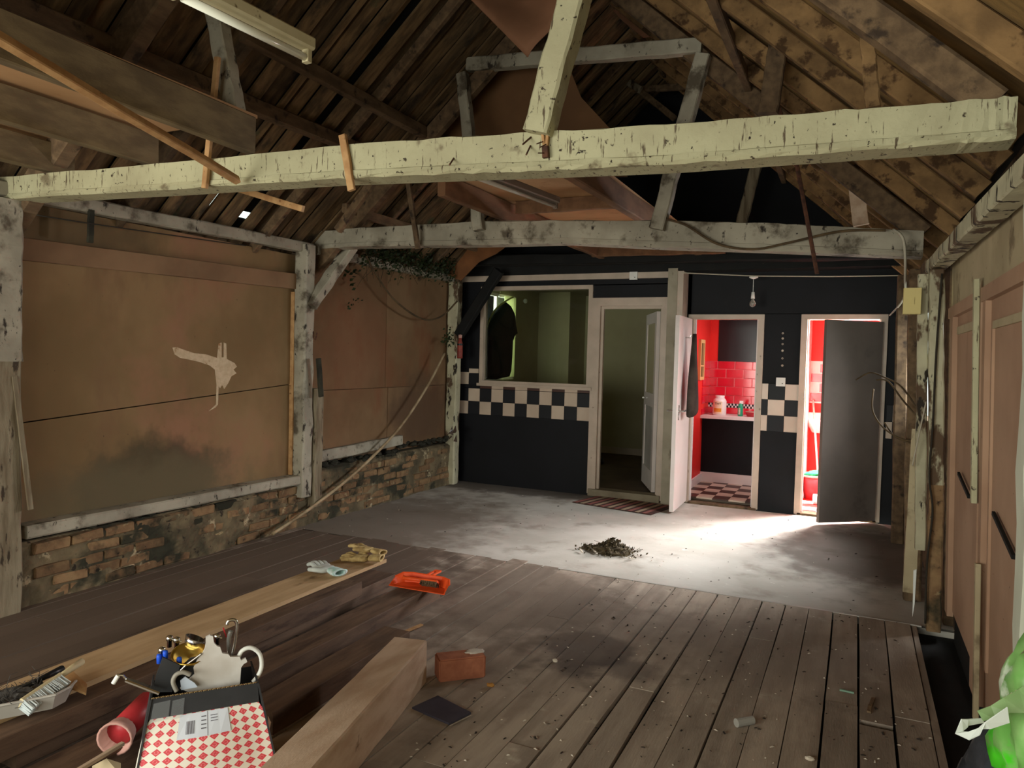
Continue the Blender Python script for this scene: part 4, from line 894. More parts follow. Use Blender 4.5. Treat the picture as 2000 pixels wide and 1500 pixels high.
# black coat behind the interior window, with strap
c = thing('hanging_coat', 'black short-sleeved coat hanging in front of the bright little window', 'coat', (-4.2, 8.8, 2.3))
out = [(942, 700), (943, 668), (951, 636), (964, 612), (980, 592), (990, 590), (998, 598), (1003, 610), (1008, 630), (1010, 650), (1003, 654), (1001, 668), (998, 700), (994, 735), (970, 741), (944, 740)]
pts = [onx(px, py, -4.28) for px, py in out]; cc = sum(pts, Vector()) / len(pts); vs = []; L1 = len(pts)
for lay, (sx, dx) in enumerate(((.001, -.04), (.55, -.045), (.85, -.03), (1, 0), (.85, .04), (.5, .07), (.001, .08))):
    for k, p in enumerate(pts):
        q = cc + (p - cc) * sx; q.x += dx + .012 * math.sin(k * 2.1) * (0 < lay < 6); vs.append(q)
fs = [(l * L1 + k, l * L1 + (k + 1) % L1, (l + 1) * L1 + (k + 1) % L1, (l + 1) * L1 + k) for l in range(6) for k in range(L1)]
MB().add(vs, fs).build('coat_body', garment, c, smooth=True)
q = onx(975, 580, -4.28); MB().tube([q, q + Vector((0, 0, .05)), q + Vector((0, .02, .075)), q + Vector((0, .03, .06))], .004, 6).build('hanger_hook', chrome, c)
cable([onx(1002, 580, -4.14), onx(988, 588, -4.12), onx(970, 602, -4.12), onx(957, 622, -4.12), onx(949, 645, -4.13)], .012, strap_y, 'yellow-green strap slung in front of the black coat', 'hanging_strap', 'strap')
tag(MB().lathe(onx(1023, 588, -4.40), [(0, .05), (.03, .045), (.035, .02), (.02, 0)], 12, (1, 0, 0)).build('round_fitting', plas_w, smooth=True), 'white round knob on the beige wall right of the black coat', 'knob')
tag(MB().box(tuple(onz(1245, 903, .06) + Vector((-.06, .5, .25))), tuple(onz(1245, 903, .06) + Vector((.06, .52, .33)))).build('wall_socket', plas_w), 'white socket low on the beige end wall of the small room', 'socket') if False else None
b = blob(onz(1172, 900, .10) * .995, (.05, .09, .05), 3, .2); tag(b.build('dark_shoe', blackp, smooth=True), 'small dark object on the small room floor at its doorway', 'shoe')

# washroom goods
cz = .871
tub = thing('powder_tub', 'white plastic tub with orange and cream label on the washroom counter', 'tub', (-1.52, 9.27, cz))
q = Vector((-1.515, 9.27, cz))
MB().lathe(q, [(0, 0), (.075, 0), (.082, .01), (.082, .17), (.07, .195), (.056, .205)], 24).build('tub_body', white_g, tub, smooth=True)
MB().lathe(q + Vector((0, 0, .205)), [(.057, 0), (.058, .03), (.055, .034), (0, .034)], 24).build('lid', white_g, tub, smooth=True)
def wrap(c, r, a0, a1, z0, z1, mm, par, name, n=8):
    vs = []
    for k in range(n + 1):
        a = a0 + (a1 - a0) * k / n; vs += [c + Vector((r * math.cos(a), r * math.sin(a), z0)), c + Vector((r * math.cos(a), r * math.sin(a), z1))]
    return MB().add(vs, [(2 * k, 2 * k + 2, 2 * k + 3, 2 * k + 1) for k in range(n)]).build(name, mm, par)
a0 = math.radians(-135); lb0 = wrap(q, .0832, a0, a0 + 1.35, .02, .17, mat('cream_label', (236, 214, 184), None, rough=.5), tub, 'label'); wrap(q, .0838, a0 + .05, a0 + 1.2, .04, .085, label_o, lb0, 'label_band')
tx = bpy.data.curves.new('tub_text', 'FONT'); tx.body = 'TWT'; tx.size = .035; tx.extrude = .0008; tx.align_x = 'CENTER'
_to = bpy.data.objects.new('tmp_text', tx); COL.objects.link(_to); bpy.context.view_layer.update()
to = bpy.data.objects.new('lettering', bpy.data.meshes.new_from_object(_to)); bpy.data.objects.remove(_to); COL.objects.link(to); to.data.materials.clear(); to.data.materials.append(blackp)
to.parent = tub; to.matrix_parent_inverse = _MW[tub.name]; to.location = q + Vector((-.005, -.0865, .13)); to.rotation_euler = (math.pi / 2, 0, .0)
gb = thing('spray_bottle', 'green cleaning bottle with white nozzle on the washroom counter', 'bottle', (-1.26, 9.27, cz)); q = Vector((-1.265, 9.26, cz))
MB().lathe(q, [(0, 0), (.028, 0), (.031, .01), (.031, .11), (.024, .14), (.014, .155), (0, .155)], 16).build('bottle_body', hose_g, gb, smooth=True)
MB().box(tuple(q + Vector((-.012, -.012, .15))), tuple(q + Vector((.03, .012, .185)))).build('nozzle', white_g, gb)
wrap(q, .0315, math.radians(-130), math.radians(-85), .02, .1, chip_w, gb, 'label', 4)
rbw = thing('red_dish', 'red plastic dish at the right end of the washroom counter', 'dish', (-1.13, 9.27, cz)); q = Vector((-1.135, 9.26, cz))
MB().lathe(q, [(0, 0), (.05, 0), (.07, .05), (.072, .06), (.066, .058), (.048, .008), (0, .008)], 18).build('dish_body', red_p, rbw, smooth=True); MB().lathe(q + Vector((0, 0, .0)), [(.071, .055), (.075, .06), (.071, .065)], 18).build('rim', pink_p, rbw, smooth=True)
# framed strip mirror on the red wall
mr = thing('narrow_mirror', 'narrow pine-framed mirror on the red washroom wall', 'mirror', (-1.69, 8.9, 1.4))
for a in ((8.78, 8.82, 1.30, 1.78), (9.00, 9.04, 1.30, 1.78), (8.82, 9.00, 1.74, 1.78), (8.82, 9.00, 1.30, 1.34), (8.82, 9.00, 1.46, 1.475)): MB().box((-1.70, a[0], a[2]), (-1.67, a[1], a[3])).build('mirror_frame', wood_f, mr)
MB().box((-1.70, 8.82, 1.34), (-1.688, 9.00, 1.74)).build('mirror_glass', mat('mirror', (150, 140, 140), None, rough=.05, metal=1.), mr)
# cubicle: bucket with green cloth, mop, cistern
bk = thing('mop_bucket', 'red bucket with pink rim on the cubicle floor', 'bucket', (-.42, 9.0, 0)); q = Vector((-.40, 8.95, .004))
bb_ = MB().lathe(q, [(0, 0), (.09, 0), (.125, .26), (.118, .26), (.085, .01), (0, .01)], 24).build('bucket_body', red_p, bk, smooth=True); MB().lathe(q + Vector((0, 0, .25)), [(.125, 0), (.135, .008), (.135, .02), (.12, .022)], 24).build('rim', pink_p, bb_, smooth=True)
tag(blob(q + Vector((0, 0, .27)), (.09, .09, .045), 5, .5, 3).build('green_cloth', mat('green_cloth_m', (60, 190, 130), None, rough=.9), smooth=True), 'bright green cloth lying in the red bucket', 'cloth')
mp = thing('mop', 'pale mop handle leaning in the cubicle above the red bucket', 'mop', (-.36, 9.1, 0)); MB().tube([(-.33, 8.85, .06), (-.46, 9.40, 1.10)], .011, 8).build('handle', pink_p, mp); MB().lathe((-.33, 8.84, .004), [(0, .08), (.02, .07), (.05, 0), (0, 0)], 12).build('mop_head', bristw, mp)
sk = thing('wash_basin', 'white basin on the red wall of the cubicle', 'basin', (-.4, 9.4, .8)); MB().lathe((-.36, 9.40, .72), [(0, 0), (.10, .0), (.17, .12), (.18, .16), (.165, .16), (.10, .04), (0, .03)], 24).build('bowl', white_g, sk, smooth=True); MB().box((-.52, 9.40, .82), (-.18, 9.50, .95)).build('splashback', white_g, sk)
pt = thing('paper_roll', 'white roll on the cubicle floor behind the door gap', 'roll', (-.40, 8.55, 0)); MB().lathe((-.33, 8.62, .06), [(.02, -.05), (.055, -.05), (.055, .05), (.02, .05), (.02, -.05)], 20, (1, .2, 0)).build('roll_body', white_g, pt, smooth=True)

# mat before the small room doorway
mt = thing('striped_mat', 'thin striped floor mat in front of the small room doorway', 'mat', tuple(onz(1220, 990))); a = onz(1118, 981); b_ = onz(1272, 1006); c2 = onz(1318, 990); d2_ = onz(1172, 968)
MB().slab([a, b_, c2, d2_], (0, 0, .006)).build('mat_body', mat('mat_brown', (84, 56, 48), (66, 44, 40), 9, .9), mt)
for k in range(11):
    t0 = (k + .2) / 11.5; t1_ = t0 + .045
    MB().slab([a.lerp(b_, t0) + Vector((0, 0, .006)), a.lerp(b_, t1_) + Vector((0, 0, .006)), d2_.lerp(c2, t1_) + Vector((0, 0, .006)), d2_.lerp(c2, t0) + Vector((0, 0, .006))], (0, 0, .0015)).build('stripe', [mat('mat_red', (150, 92, 84), None), mat('mat_tan', (170, 146, 120), None)][k % 2], mt)

# ================================================================== TIMBER PILE AND FOREGROUND
def tim(x0, x1, y0, y1, z0, z1, mm, label, name='stacked_timber', cat='timber', tw=(0, 0)):
    return tag(MB().prism(((x0 + x1) / 2 + tw[0], y0, (z0 + z1) / 2), ((x0 + x1) / 2 + tw[1], y1, (z0 + z1) / 2), x1 - x0, z1 - z0, seg=10, rough=.0015, ch=.03).build(name, mm), label, cat)
tim(-2.945, -2.69, .6, 3.92, .178, .200, palew, 'wide pale sawn plank lying on top of the timber pile, gloves at its far end', 'pale_plank')
tim(-2.98, -2.585, .9, 3.52, .092, .176, brownw, 'broad brown timber directly beneath the pale plank')
tim(-2.98, -2.66, 1.6, 3.98, .0, .091, brownw, 'dark timber at the bottom of the pile under the pale plank')
tim(-2.475, -2.30, 1.4, 3.94, .0, .10, brownw, 'long brown timber on the floor with the orange dustpan on its far end')
tim(-2.19, -2.03, 2.2, 3.18, .0, .095, brownw, 'short dark brown timber on the floor between pinkish beam and long timber')
tag(MB().prism((-1.83, 2.87, .10), (-1.575, 1.72, .10), .165, .20, seg=8, rough=.002, ch=.04).build('squared_beam', sawnw), 'heavy squared pinkish beam with pale sawn top, nearest the camera', 'timber')
tag(MB().prism(onz(765, 1245, .012), onz(824, 1220, .012), .022, .008).build('wood_splinter', batten_m), 'thin yellow splinter lying beyond the end of the pinkish beam', 'splinter')
tag(MB().prism((-2.34, 1.62, .25), (-2.50, 1.95, .10), .018, .014).build('thin_rod', batten_m), 'thin reddish stick slanting up toward the faded red roll', 'stick') if False else None
tag(MB().prism(onz(150, 1506, .16), onz(240, 1452, .16), .016, .012).build('thin_stick', sawnw), 'thin pinkish stick lying beneath the red roll beside the box', 'stick')
# loose brick
lb = thing('loose_brick', 'loose red brick with a pale mortar smear lying on the boards', 'brick', (-1.65, 3.03, 0))
bm = bmesh.new(); bmesh.ops.create_cube(bm, size=1)
for q in bm.verts: q.co = Vector((q.co.x * .225, q.co.y * .10, q.co.z * .105))
bmesh.ops.bevel(bm, geom=bm.edges[:], offset=.006, segments=2, affect='EDGES'); me = bpy.data.meshes.new('brick_body'); bm.to_mesh(me); bm.free(); me.materials.append(redbrick)
o = bpy.data.objects.new('brick_body', me); COL.objects.link(o); o.parent = lb; o.location = (0, 0, .0525); o.rotation_euler = (0, 0, math.radians(44))
b = blob((0, 0, 0), (.045, .03, .006), 2, .3); o = b.build('mortar_smear', mort_w, None, smooth=True); o.parent = lb; o.location = (.045, .06, .106); o.rotation_euler = (0, 0, math.radians(44))
# slate
tag(MB().slab([onz(805, 1385), onz(855, 1362), onz(920, 1395), onz(877, 1416)], (0, 0, .009)).build('roof_slate', slate), 'blue-grey rectangular slate lying on the boards beside the beam', 'slate')
sl = MB().slab([onz(878, 1417, .003), onz(920, 1396, .003), onz(920, 1396, .010), onz(878, 1417, .010)], (.004, -.004, 0)).build('pale_edge_strip', chip_w); tag(sl, 'bright white strip along the near edge of the slate', 'strip')
# small floor finds
q = onz(1438, 1412, .018); e = onz(1470, 1406, .018)
tag(MB().tube([q, e], .018, 14).build('pipe_offcut', mat('grey_pipe', (150, 146, 138), None, rough=.5), smooth=False), 'short grey pipe offcut lying on the floorboards', 'pipe')
tag(MB().lathe(q, [(.018, 0), (.019, .003), (.012, .0035), (.012, -.006), (0, -.006)], 14, (q - e)).build('pipe_bore', cable_d), 'dark open bore at the near end of the grey pipe offcut', 'pipe end') if False else None
tag(MB().prism(onz(1640, 1347, .005), onz(1668, 1353, .005), .012, .008).build('green_stick', mat('pale_green', (120, 150, 130), None)), 'small pale green stick on the right floorboards', 'stick')
tag(MB().prism(onz(1697, 1391, .006), onz(1706, 1364, .006), .016, .01, seg=3, rough=.003).build('wood_chip', dark_tim), 'brown wood chip on the floorboards right of the green stick', 'chip')
tag(blob(onz(1582, 1481, .01), (.018, .011, .008), 1, .3, 3, 2).build('pale_pebble', chip_w), 'pale pebble near the bottom edge on the floorboards', 'pebble')
tag(blob(onz(958, 1338, .01), (.02, .013, .01), 4, .3, 3, 2).build('rubble_crumb', mat('ochre_crumb', (170, 120, 60), None)), 'ochre crumb on the boards right below the loose brick', 'crumb')
tag(blob(onz(1084, 1290, .008), (.013, .011, .01), 6, .3, 3, 2).build('pale_pebble', chip_w), 'pale pebble at the tip of the loose brick\'s shadow', 'pebble')
# scattered chips
for nm, mm, N in (('floor_debris', chip_w, 260), ('floor_debris', chip_d, 420)):
    b = MB()
    for k in range(N):
        if R.random() < .75: X = R.uniform(-1.5, .35); Yy = R.uniform(2.2, 4.9)
        else: X = R.uniform(-4.1, .3); Yy = R.uniform(5, 7.6)
        s = R.uniform(.0015, .0055) * (1.6 if mm is chip_d and R.random() < .2 else 1); a = R.uniform(0, 6.28); u = Vector((math.cos(a), math.sin(a), 0)) * s * R.uniform(1, 2.2); v = Vector((-math.sin(a), math.cos(a), 0)) * s * .6
        c = Vector((X, Yy, .003)); b.add([c - u - v, c + u - v, c + u * .7 + v, c - u + v, c + Vector((0, 0, s * .9))], [(0, 1, 4), (1, 2, 4), (2, 3, 4), (3, 0, 4), (3, 2, 1, 0)])
    o = b.build(nm, mm, kind='stuff'); tag(o, 'pale crumbs scattered over the floor' if mm is chip_w else 'dark crumbs and splinters scattered over the floor', 'debris')
# swept leaf heap
hp = MB(); hc = Vector((-1.70, 5.58, 0))
dirx = Vector((.93, .12, 0)).normalized()
for k in range(1500):
    r = abs(R.gauss(0, .5)); a = R.uniform(0, 6.28); X = r * math.cos(a) * .19; Yy = r * math.sin(a) * .14
    if R.random() < .12: X = -R.uniform(.1, .25); Yy = R.uniform(-.05, .04)
    hz_ = max(.004, .09 * math.exp(-(X / .12) ** 2 - (Yy / .10) ** 2)); leafm(hp, hc + Vector((X, Yy, R.uniform(.002, hz_ + .006) + .004)), R.uniform(.012, .032))
for k in range(50):
    a = R.uniform(0, 6.28); c = hc + Vector((R.gauss(0, .09), R.gauss(0, .06), R.uniform(.01, .05))); hp.tube([c, c + Vector((math.cos(a) * .06, math.sin(a) * .06, R.uniform(-.02, .04)))], .0016, 4)
b2 = blob(hc + Vector((0, 0, .0)), (.15, .11, .06), 3, .35, 3, 3); hp.add(b2.v, b2.f)
tag(hp.build('leaf_heap', leaf_b, kind='stuff'), 'swept heap of dry leaves and dirt where boards meet concrete', 'heap')
for (a, b_, lb_) in (((1133, 1072), (1138, 1079), 'small white splinter at the left tip of the leaf heap'), ((1157, 1072), (1166, 1081), 'larger white splinter at the left side of the leaf heap'), ((1229, 1089), (1238, 1091), 'white splinter in front of the leaf heap')):
    tag(MB().prism(onz(*a, .02), onz(*b_, .008), .016, .006).build('white_splinter', chip_w), lb_, 'splinter', 'white splinters around the leaf heap')

# gloves: palm, four fingers and a thumb
def glove(name, base, ang, sc, mm, cuff, label, curl=.2, seed=0, flip=1):
    t = thing(name, label, 'glove', tuple(base)); d = Vector((math.cos(ang), math.sin(ang), 0)); s = Vector((-d.y, d.x, 0)) * flip; z = Vector((0, 0, 1))
    me = bpy.data.meshes.new('hand'); V = []; E = []; rad = []
    def v(p, r): V.append(p); rad.append(r); return len(V) - 1
    w0 = v(Vector((0, 0, 0)), (.03, .016)); p1 = v(d * .035, (.036, .017)); p2 = v(d * .075, (.04, .016)); E += [(w0, p1), (p1, p2)]
    for k, (off, ln) in enumerate(((-.030, .062), (-.010, .075), (.010, .072), (.030, .056))):
        a = v(d * .085 + s * off, (.0125, .011)); E.append((p2, a)); spread = off * .35
        m1 = v(d * (.085 + ln * .5) + s * (off + spread * .6) + z * (.010 + .006 * math.sin(k + seed)), (.0115, .011)); m2 = v(d * (.085 + ln) + s * (off + spread) + z * (.002), (.010, .010)); E += [(a, m1), (m1, m2)]
    a = v(d * .03 - s * .042, (.013, .012)); b = v(d * .058 - s * .066 + z * .004, (.012, .012)); c = v(d * .088 - s * .074, (.0105, .0105)); E += [(p1, a), (a, b), (b, c)]
    me.from_pydata([tuple(p * sc) for p in V], E, []); me.materials.append(mm); o = bpy.data.objects.new('hand', me); COL.objects.link(o); o.parent = t; o.location = (0, 0, .018 * sc)
    md = o.modifiers.new('skin', 'SKIN'); me.skin_vertices[0].data[0].use_root = True
    for i, r in enumerate(rad): me.skin_vertices[0].data[i].radius = (r[0] * sc, r[1] * sc)
    ss = o.modifiers.new('sub', 'SUBSURF'); ss.levels = 2; ss.render_levels = 2
    b = MB(); n = 16; vs = []
    for i in range(6):
        tt = -.002 - .013 * i
        for k in range(n):
            a = 2 * math.pi * k / n; rr = 1 + .07 * (i % 2) + .06 * math.sin(3 * a + i); vs.append((d * tt + s * (.031 + .002 * i) * rr * math.cos(a) + z * (.02 + .015 * rr * math.sin(a))) * sc)
    for i in range(6):
        tt = -.067 + .013 * i
        for k in range(n):
            a = 2 * math.pi * k / n; vs.append((d * tt + s * .027 * math.cos(a) + z * (.02 + .011 * math.sin(a))) * sc)
    fs = [(i * n + k, i * n + (k + 1) % n, (i + 1) * n + (k + 1) % n, (i + 1) * n + k) for i in range(11) for k in range(n)]
    o2 = b.add(vs, fs).build('cuff', cuff, None, smooth=True); o2.parent = t
    return t
glove('work_glove', onz(648, 1121, .203), math.radians(163), 1.25, glove_w, glove_m, 'pale grey work glove with mint cuff on the pale plank', 0, 1, -1)
g1 = glove('leather_glove', onz(722, 1097, .203), math.radians(196), 1.22, glove_y, glove_y, 'yellow leather glove, nearer one of the crumpled pair on the plank', 0, 2)
g1.rotation_euler = (.05, -.04, 0)
g2 = glove('leather_glove', onz(728, 1088, .205), math.radians(178), 1.15, glove_y, glove_y, 'yellow leather glove, farther one of the crumpled pair, partly hidden', 0, 3, -1)
g2.location.z = .225; g2.rotation_euler = (-.1, .06, 0)

# dustpans and brushes
def dustpan(name, c, ang, W, D, Hh, mm, label, tilt=(0, 0), grip=True):
    """open scoop: floor, back wall, two tapering sides, rolled rim and a slotted handle"""
    t = thing(name, label, 'dustpan', tuple(c))
    M_ = Matrix.Rotation(ang, 4, 'Z') @ Matrix.Rotation(tilt[0], 4, 'X')
    def tr(b): b.v = [tuple(M_ @ Vector(p)) for p in b.v]; return b
    th = .004; n = 10
    b = MB(); outer = []; 
    prof = [(-W / 2, 0), (-W / 2 * .98, D * .45), (-W / 2 * .84, D * .78), (-W / 2 * .55, D * .95), (W / 2 * .55, D * .95), (W / 2 * .84, D * .78), (W / 2 * .98, D * .45), (W / 2, 0)]
    hts = [.004, Hh * .75, Hh, Hh, Hh, Hh, Hh * .75, .004]
    vs = []
    for (x, y), h in zip(prof, hts):
        sx = .90 if y > 0 else 1
        vs += [(x * sx, y * sx, 0), (x, y, h), (x * (1 - .03), y * (1 - .03), h), (x * sx * .96, y * sx * .96, th)]
    m_ = len(prof); fs = []
    for k in range(m_ - 1):
        q = 4 * k
        fs += [(q, q + 4, q + 5, q + 1), (q + 1, q + 5, q + 6, q + 2), (q + 2, q + 6, q + 7, q + 3)]
    fs += [tuple(4 * k for k in range(m_)), tuple(4 * k + 3 for k in range(m_ - 1, -1, -1)), (0, 1, 2, 3), (28, 29, 30, 31), (0, 3, 31, 28)]
    o = tr(b.add(vs, fs)).build('pan', mm, None); o.parent = t
    b = MB(); b.tube([(x * 1.005, y * 1.005, h) for (x, y), h in zip(prof[1:-1], hts[1:-1])], .005, 6); o = tr(b).build('rim', mm, None); o.parent = t
    if not grip: return t
    b = MB(); b.box((-.022, D * .92, Hh - .012), (-.010, D + .10, Hh - .002)).box((.010, D * .92, Hh - .012), (.022, D + .10, Hh - .002)).box((-.022, D + .10, Hh - .012), (.022, D + .125, Hh - .002)); o = tr(b).build('handle', mm, None); o.parent = t
    return t
def brush(name, c, e, mm, bm_, label, bl=.45, upv=(0, 0, 1), wd=.04, bh=.035):
    c, e = Vector(c), Vector(e); t = thing(name, label, 'brush', tuple(c)); L = (e - c); d = L.normalized(); up = Vector(upv); up = (up - d * up.dot(d)).normalized()
    bk_ = MB().prism(c, c + L * bl, wd, .014, up=up, ch=.3).build('brush_back', mm, t)
    MB().tube([c + L * bl, c + L * (bl + .12), c + L * .8, e], .009, 8, r1=.014).build('handle', mm, t, smooth=True)
    b = MB(); sd = d.cross(up)
    for i in range(40):
        for j in range(7):
            p = c + L * bl * (i + .5) / 40 + sd * wd * (j / 6 - .5) * .85; q = p - up * bh + sd * R.uniform(-.006, .006) + d * R.uniform(-.006, .006); b.tube([p, q], .0022, 4)
    b.build('bristles', bm_, bk_, kind='stuff'); return t
a, b_ = onz(788, 1112, .11), onz(888, 1128, .11)
ang = math.atan2((b_ - a).y, (b_ - a).x)
op = dustpan('dustpan', (a + b_) / 2 + Vector((0, 0, -.005)), ang, (b_ - a).length * 1.02, .15, .055, orange, 'bright orange dustpan sitting on the far end of a long timber')
op.location = Vector((-2.35, 3.74, .101))
mid = op.location
M_ = Matrix.Rotation(ang, 3, 'Z')
brush('hand_brush', Vector(mid) + M_ @ Vector((.11, .07, .045)), Vector(mid) + M_ @ Vector((-.13, .065, .04)), orange, dark_tim, 'orange-handled hand brush lying in the orange dustpan', upv=(0, .6, .8), bh=.028)
c = onz(72, 1392, .2); a, b_ = onz(-20, 1385, .2), onz(130, 1400, .2)
gp = dustpan('dustpan', onz(60, 1350, .203), math.radians(-122), .32, .26, .06, grey_p, 'grey dustpan full of fluff on the near end of the pale plank', grip=False)
gp.location = onz(52, 1347, .203)
b = blob(onz(40, 1362, .23), (.085, .085, .03), 7, .5, 4, 3)
for k in range(300):
    q = Vector(b.v[R.randrange(len(b.v))]); b.tube([q, q + Vector((R.uniform(-1, 1), R.uniform(-1, 1), R.uniform(0, 1))) * .025], .001, 4)
tag(b.build('dust_fluff', dustm, kind='stuff'), 'grey fluff and sweepings heaped in the grey dustpan', 'fluff')
brush('hand_brush', onz(38, 1374, .255), onz(160, 1292, .28), mat('cream_brush_back', (206, 190, 150), None, rough=.6), bristw, 'hand brush with white bristles and dark handle across the grey dustpan', bl=.60, upv=(-.55, -.35, .45), bh=.05, wd=.045)
brush('hand_brush', onz(24, 1352, .25), onz(122, 1306, .25), blackp, dustm, 'black hand brush lying behind the white-bristled one', bl=.5, upv=(-.3, .5, .8), bh=.03)
tag(MB().slab([onz(118, 1322, .235), onz(140, 1312, .24), onz(170, 1340, .215), onz(168, 1358, .205), onz(132, 1344, .215)], (0, 0, .008)).build('wood_shard', batten_m), 'orange-tan wood shard beside the brushes on the plank', 'shard')

# red roll and canvas collar
rrl = thing('red_roll', 'faded red rolled sheet with a pink collar, left of the cardboard box', 'roll', tuple(onz(235, 1420, .1)))
MB().tube([onz(232, 1432, .15), onz(290, 1372, .18)], .045, 16).build('roll_body', red_p, rrl, smooth=True)
p, q = onz(222, 1446, .145), onz(238, 1426, .15); ax = (p - q).normalized()
MB().lathe(q, [(.05, 0), (.056, .03), (.062, .055), (.054, .055), (.046, .0), (.0, .0)], 18, tuple(ax)).build('collar', pink_p, rrl, smooth=True)
tag(MB().slab([onz(180, 1502, .12), onz(208, 1487, .14), onz(236, 1496, .12), onz(236, 1520, .1), onz(180, 1520, .1)], (0, 0, .01)).build('cardboard_flap', mat('plain_card', (196, 178, 146), None)), 'torn pale cardboard flap at the bottom edge left of the box', 'cardboard')

# cardboard box
bxm = bpy.data.materials.new('checked_card'); bxm.use_nodes = True; t = NT(bxm)
uv = t.new('ShaderNodeUVMap'); sep = t.new('ShaderNodeSeparateXYZ'); t.l.new(uv.outputs[0], sep.inputs[0])
u_, v_ = sep.outputs[0], sep.outputs[1]
# diamonds: |fu|+|fv| < .5 on a lattice, staggered
NU, NV = 11.5, 11.5
fu = t.math('ABSOLUTE', t.math('SUBTRACT', t.math('FRACT', t.math('MULTIPLY', u_, NU)), .5)); fv = t.math('ABSOLUTE', t.math('SUBTRACT', t.math('FRACT', t.math('MULTIPLY', v_, NV)), .5))
dm = t.math('ADD', fu, fv); inside = t.math('LESS_THAN', dm, .44)
r2 = t.math('SQRT', t.math('ADD', t.math('MULTIPLY', fu, fu), t.math('MULTIPLY', fv, fv)))
ring = t.math('MULTIPLY', t.math('GREATER_THAN', r2, .13), t.math('LESS_THAN', r2, .20))
nz = t.noise(t.scalev(uv.outputs[0], (40, 40, 1)), 1.5)
ring = t.math('MULTIPLY', ring, t.ramp(nz, .40, .55))
cc_ = t.mix(inside, lin((236, 228, 214)), lin((214, 68, 78))); cc_ = t.mix(ring, cc_, lin((236, 140, 140)))
t.set(t.n['Principled BSDF'].inputs['Base Color'], cc_); t.n['Principled BSDF'].inputs['Roughness'].default_value = .6
ZT = .37
FA = onz(268, 1396, ZT - .02); FL = onz(296, 1366, ZT); FR = onz(503, 1334, ZT)
fd = (FR - FL); fd.z = 0; fdn = fd.normalized(); bn_ = Vector((-fdn.y, fdn.x, 0)); DEP = .20
bx = thing('cardboard_box', 'open cardboard box printed with red diamonds, black taped rim, full of bathroom fittings', 'box', tuple(Vector((FL.x, FL.y, 0))))
m = MB(); nx, nz_ = 16, 12; vs = []; uvs = []
W_ = fd.length
for j in range(nz_ + 1):
    for i in range(nx + 1):
        s = i / nx; h = j / nz_; bulge = .035 * math.sin(math.pi * h) * math.sin(math.pi * min(1, s * 1.1)) + .015 * (1 - h)
        ex = .07 * (1 - h) ** .6
        p = Vector((FL.x, FL.y, 0)) + fdn * (-ex + (W_ + 2 * ex) * s) - bn_ * (bulge + .03 * (1 - h)) + Vector((0, 0, .002 + (ZT - .062) * h))
        vs.append(p); uvs.append((s, h))
fs = [(j * (nx + 1) + i, j * (nx + 1) + i + 1, (j + 1) * (nx + 1) + i + 1, (j + 1) * (nx + 1) + i) for j in range(nz_) for i in range(nx)]
me = bpy.data.meshes.new('front_panel'); me.from_pydata([tuple(p) for p in vs], [], fs); ul = me.uv_layers.new(name='UVMap')
for l in me.loops: ul.data[l.index].uv = uvs[l.vertex_index]
me.materials.append(bxm); me.polygons.foreach_set('use_smooth', [True] * len(me.polygons)); o = bpy.data.objects.new('front_panel', me); COL.objects.link(o); o.parent = bx; o.matrix_parent_inverse = _MW[bx.name]
def bp(s, d, z): return Vector((FL.x, FL.y, 0)) + fdn * s + bn_ * d + Vector((0, 0, z))
th = .006
MB().slab([bp(-.01, -.006, ZT - .064), bp(W_ + .005, -.006, ZT - .064), bp(W_, 0, ZT), bp(0, 0, ZT)], bn_ * .005).build('black_tape', blackc, bx)
MB().slab([bp(W_ + .085, -.045, .002), bp(W_ + .06, DEP, .002), bp(W_, DEP, ZT), bp(W_ + .005, -.004, ZT)], -fdn * .006).build('side_panel', blackc, bx)
MB().slab([bp(-.07, -.045, .002), bp(-.03, DEP, .002), bp(0, DEP, ZT), bp(-.005, -.004, ZT)], fdn * .006).build('side_panel', blackc, bx)
MB().slab([bp(-.03, DEP, .002), bp(W_ + .03, DEP, .002), bp(W_, DEP, ZT - .02), bp(0, DEP, ZT - .02)], -bn_ * .006).build('back_panel', blackc, bx)
MB().slab([bp(-.02, 0, .003), bp(W_ + .02, 0, .003), bp(W_ + .02, DEP, .003), bp(-.02, DEP, .003)], (0, 0, .006)).build('box_base', blackc, bx)
b = MB()
for k in range(46): s = W_ * k / 46; b.box(tuple(bp(s, .0, ZT - .002)), tuple(bp(s + W_ / 46 * .9, .007, ZT + .003)), mi=k % 2)
b.build('corrugated_edge', [mat('card_edge', (206, 178, 130), None), mat('card_edge_dark', (150, 120, 80), None)], bx)
# delivery label with lines and bar code (flat print)
def fp(s, z, off=.004):
    h = (z - .002) / (ZT - .062); ex = .07 * (1 - h) ** .6; bulge = .035 * math.sin(math.pi * h) * math.sin(math.pi * min(1, s * 1.1)) + .015 * (1 - h)
    return Vector((FL.x, FL.y, 0)) + fdn * (-ex + (W_ + 2 * ex) * s) - bn_ * (bulge + .03 * (1 - h) + off) + Vector((0, 0, z))
def fquad(s0, s1, z0, z1, mm, nm, off=.004, par=None):
    m = MB(); n = 5; vs = []
    for k in range(n + 1):
        s = s0 + (s1 - s0) * k / n; vs += [fp(s, z0, off), fp(s, z1, off)]
    return m.add(vs, [(2 * k, 2 * k + 2, 2 * k + 3, 2 * k + 1) for k in range(n)]).build(nm, mm, par or bx)
adl = fquad(.27, .70, ZT - .135, ZT - .066, mat('label_paper', (214, 218, 228), None, rough=.3), 'address_label', .0035)
lk = mat('label_ink', (96, 92, 100), None)
for k in range(8): fquad(.335 + k * .009, .335 + k * .009 + (.005 if k % 3 else .003), ZT - .122, ZT - .086, lk, 'barcode_bar', .0045, adl)
